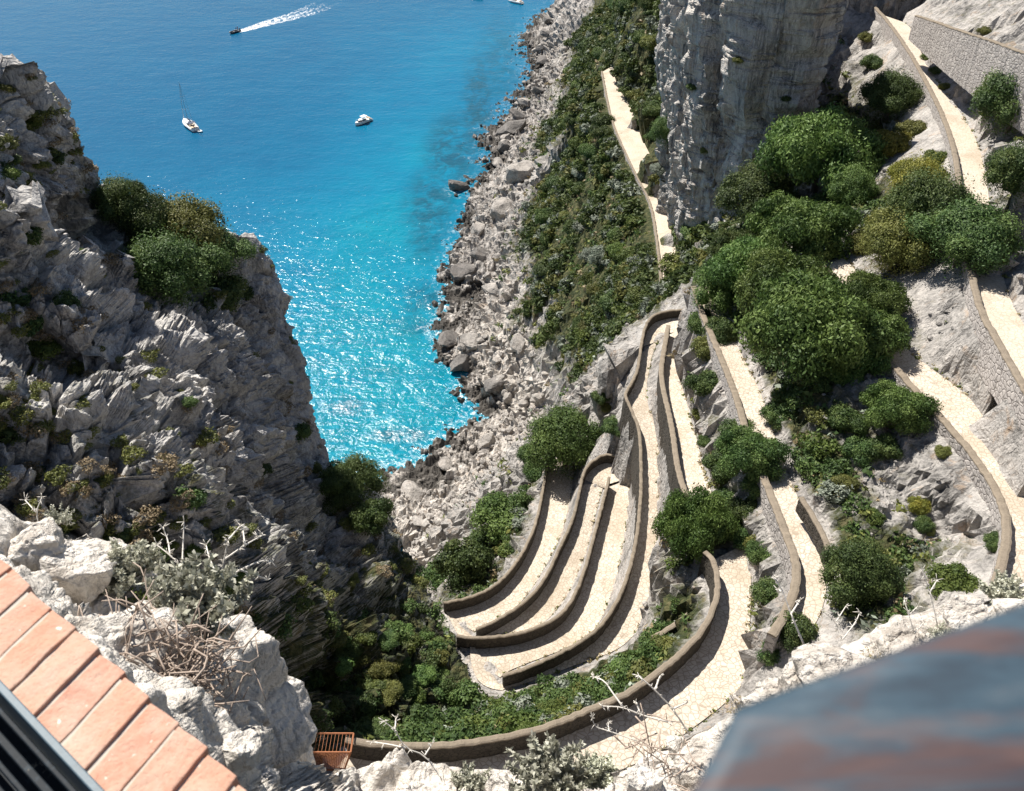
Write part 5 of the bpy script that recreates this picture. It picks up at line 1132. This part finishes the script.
def rib(L=6.4):
    r = empty('inflatable_boat'); mb = MB(); k = L/6.4; mb.tube([(-3.1,1.,.45),(0.5,1.05,.5),(2.2,.75,.65),(3.2,0,.85),(2.2,-.75,.65),(.5,-1.05,.5),(-3.1,-1.,.45)], .3, 9); mb.build('tube', M['hull_dark'], r, True)
    mb = MB(); hull(mb, 5.6, 1.8, .55, .4, .3, .9); mb.build('hull', M['rubber_grey'], r, True)
    mb = MB(); mb.box((-.3,0,.85), .6, .6, .8); mb.box((-1.2,0,.75), .6, .9, .5); mb.build('console', M['rubber_grey'], r)
    mb = MB(); mb.box((-3.2,0,.8), .45, .45, .9); mb.build('outboard_motor', M['hull_dark'], r); return r
r1 = place(rib(), 235, 32.5, (229, 34.5)); tag(r1, 'dark inflatable speedboat pulling a long white wake', 'speedboat')
m3 = place(rib(7.5), 477, -1.5, (470, -2)); tag(m3, 'dark boat at the upper edge of the water', 'boat')
def person(x, y, m, lab, seat=.55):
    P = [(-.0,.12,0),(.0,.11,.45),(0,.1,.85),(0,0,.95),(0,0,1.2),(0,0,1.45),(0,0,1.55),(.02,0,1.68)]
    o = empty('person'); me = bpy.data.meshes.new('body'); v = [(0,0,.95),(0,0,1.2),(0,0,1.42),(0,0,1.53),(.02,0,1.66),(.02,0,1.75),(0,.11,.88),(.03,.12,.48),(0,.12,.04),(0,-.11,.88),(.03,-.12,.48),(0,-.12,.04),(0,.2,1.4),(.05,.25,1.12),(.22,.2,1.),(0,-.2,1.4),(.05,-.25,1.12),(.22,-.2,1.)]
    e = [(0,1),(1,2),(2,3),(3,4),(4,5),(0,6),(6,7),(7,8),(0,9),(9,10),(10,11),(2,12),(12,13),(13,14),(2,15),(15,16),(16,17)]; rad = [.15,.15,.15,.06,.1,.09,.09,.07,.05,.09,.07,.05,.06,.045,.035,.06,.045,.035]
    me.from_pydata(v, e, []); bm = bmesh.new(); bm.from_mesh(me); bm.verts.layers.skin.verify(); bm.to_mesh(me); bm.free(); b = link('body', me, M[m], o); sk = b.modifiers.new('skin', 'SKIN'); b.modifiers.new('sub', 'SUBSURF').render_levels = 1
    for i, q in enumerate(me.skin_vertices[0].data): q.radius = (rad[i], rad[i]); q.use_root = i == 0
    h = MB(); hh = [(.02+.11*math.cos(a)*c, .11*math.sin(a)*c, 1.7+.12*s) for c, s in ((1,-.1),(1,.35),(.75,.8),(.2,1.05)) for a in np.linspace(0, 2*math.pi, 9)[:-1]]
    h.loft([[Vector(q) for q in hh[i*8:i*8+8]] for i in range(4)]); h.build('hair', M['hull_dark'], o, True)
    o.location = r1.location+Matrix.Rotation(r1.rotation_euler.z, 3, 'Z') @ Vector((x, y, seat)); o.rotation_euler = r1.rotation_euler; tag(o, lab, 'person')
person(-.9, .15, 'cloth_blue', 'person in dark clothes standing at the console of the speedboat'); person(-2.2, -.3, 'cloth_red', 'person in red standing at the stern of the speedboat')
# wake of the speedboat
wk = smooth([atz(238,32,0), atz(255,27,0), atz(275,21,0), atz(295,16,0), atz(315,9,0), atz(328,2,0)], 2); V, T = [], []
wk = resample(wk, 140)
for i, p in enumerate(wk):
    s = i/139; t_ = (wk[min(i+1,139)]-wk[max(i-1,0)]).normalized(); n_ = Vector((-t_.y, t_.x, 0)); w = (1.6+7.*s**.8)
    for k in range(15): q = p+n_*w*(k/7-1); V.append((q.x, q.y, .045)); T.append((1-s)**.6*(1-.5*abs(k/7-1)**4)-.35*math.exp(-((abs(k/7-1)-.35)/.12)**2)*min(1, s*6))
t = NT('wake_foam'); p = t.pos(); a = t.attr('dens'); nz_ = t.noise(t.map(p, (1,.45,1)), .7, 7, .75, .8)
f_ = t.rf(t.math('ADD', nz_, t.math('MULTIPLY', a, .3)), .6, .84)
M['wake_foam'] = t.done(t.n('MixShader', Fac=f_, i1=t.n('BsdfTransparent').outputs[0], i2=t.bsdf((.85,.88,.9), .7)).outputs[0])
tag(link('wake', np_mesh('wake', V, grid_faces(140, 15), True, {'dens': ('POINT', T)}), M['wake_foam']), 'white foaming wake trailing behind the speedboat', kind='stuff')
# ---------------------------------------------------------------- camera, sun, sky
cam = bpy.data.cameras.new('camera'); co = bpy.data.objects.new('camera', cam); COL.objects.link(co); S.camera = co
co.location = CAM; co.rotation_euler = (math.pi/2-PITCH, 0, 0)
cam.sensor_fit = 'HORIZONTAL'; cam.sensor_width = 36; cam.lens = F*36/W; cam.clip_start = .02; cam.clip_end = 9000
cam.dof.use_dof = True; cam.dof.focus_distance = 40; cam.dof.aperture_fstop = 7
EL, AZ = math.radians(51.5), math.radians(-38)
sl = bpy.data.lights.new('sun', 'SUN'); sl.energy = 5.; sl.angle = math.radians(.53); sl.color = (1., .95, .87)
so = bpy.data.objects.new('sun', sl); COL.objects.link(so)
sd = Vector((math.sin(AZ)*math.cos(EL), math.cos(AZ)*math.cos(EL), math.sin(EL)))
so.rotation_euler = sd.to_track_quat('Z', 'Y').to_euler(); so.location = (0, 0, 300)
wd = bpy.data.worlds.new('World'); S.world = wd; wd.use_nodes = True; nt = wd.node_tree; bg = nt.nodes['Background']
sk = nt.nodes.new('ShaderNodeTexSky'); sk.sky_type = 'NISHITA'; sk.sun_disc = False; sk.sun_elevation = EL; sk.sun_rotation = AZ
sk.air_density = 1.; sk.dust_density = .6; sk.ozone_density = 1.5
nt.links.new(sk.outputs[0], bg.inputs[0]); bg.inputs[1].default_value = .053
S.view_settings.view_transform = 'Standard'; S.view_settings.look = 'None'; S.view_settings.gamma = 1.; S.view_settings.exposure = .9
S.render.engine = 'CYCLES'; S.cycles.use_denoising = True; S.cycles.max_bounces = 6; S.cycles.diffuse_bounces = 3; S.cycles.glossy_bounces = 2; S.cycles.transmission_bounces = 3
S.cycles.sample_clamp_indirect = 6; S.cycles.caustics_reflective = False; S.cycles.caustics_refractive = False
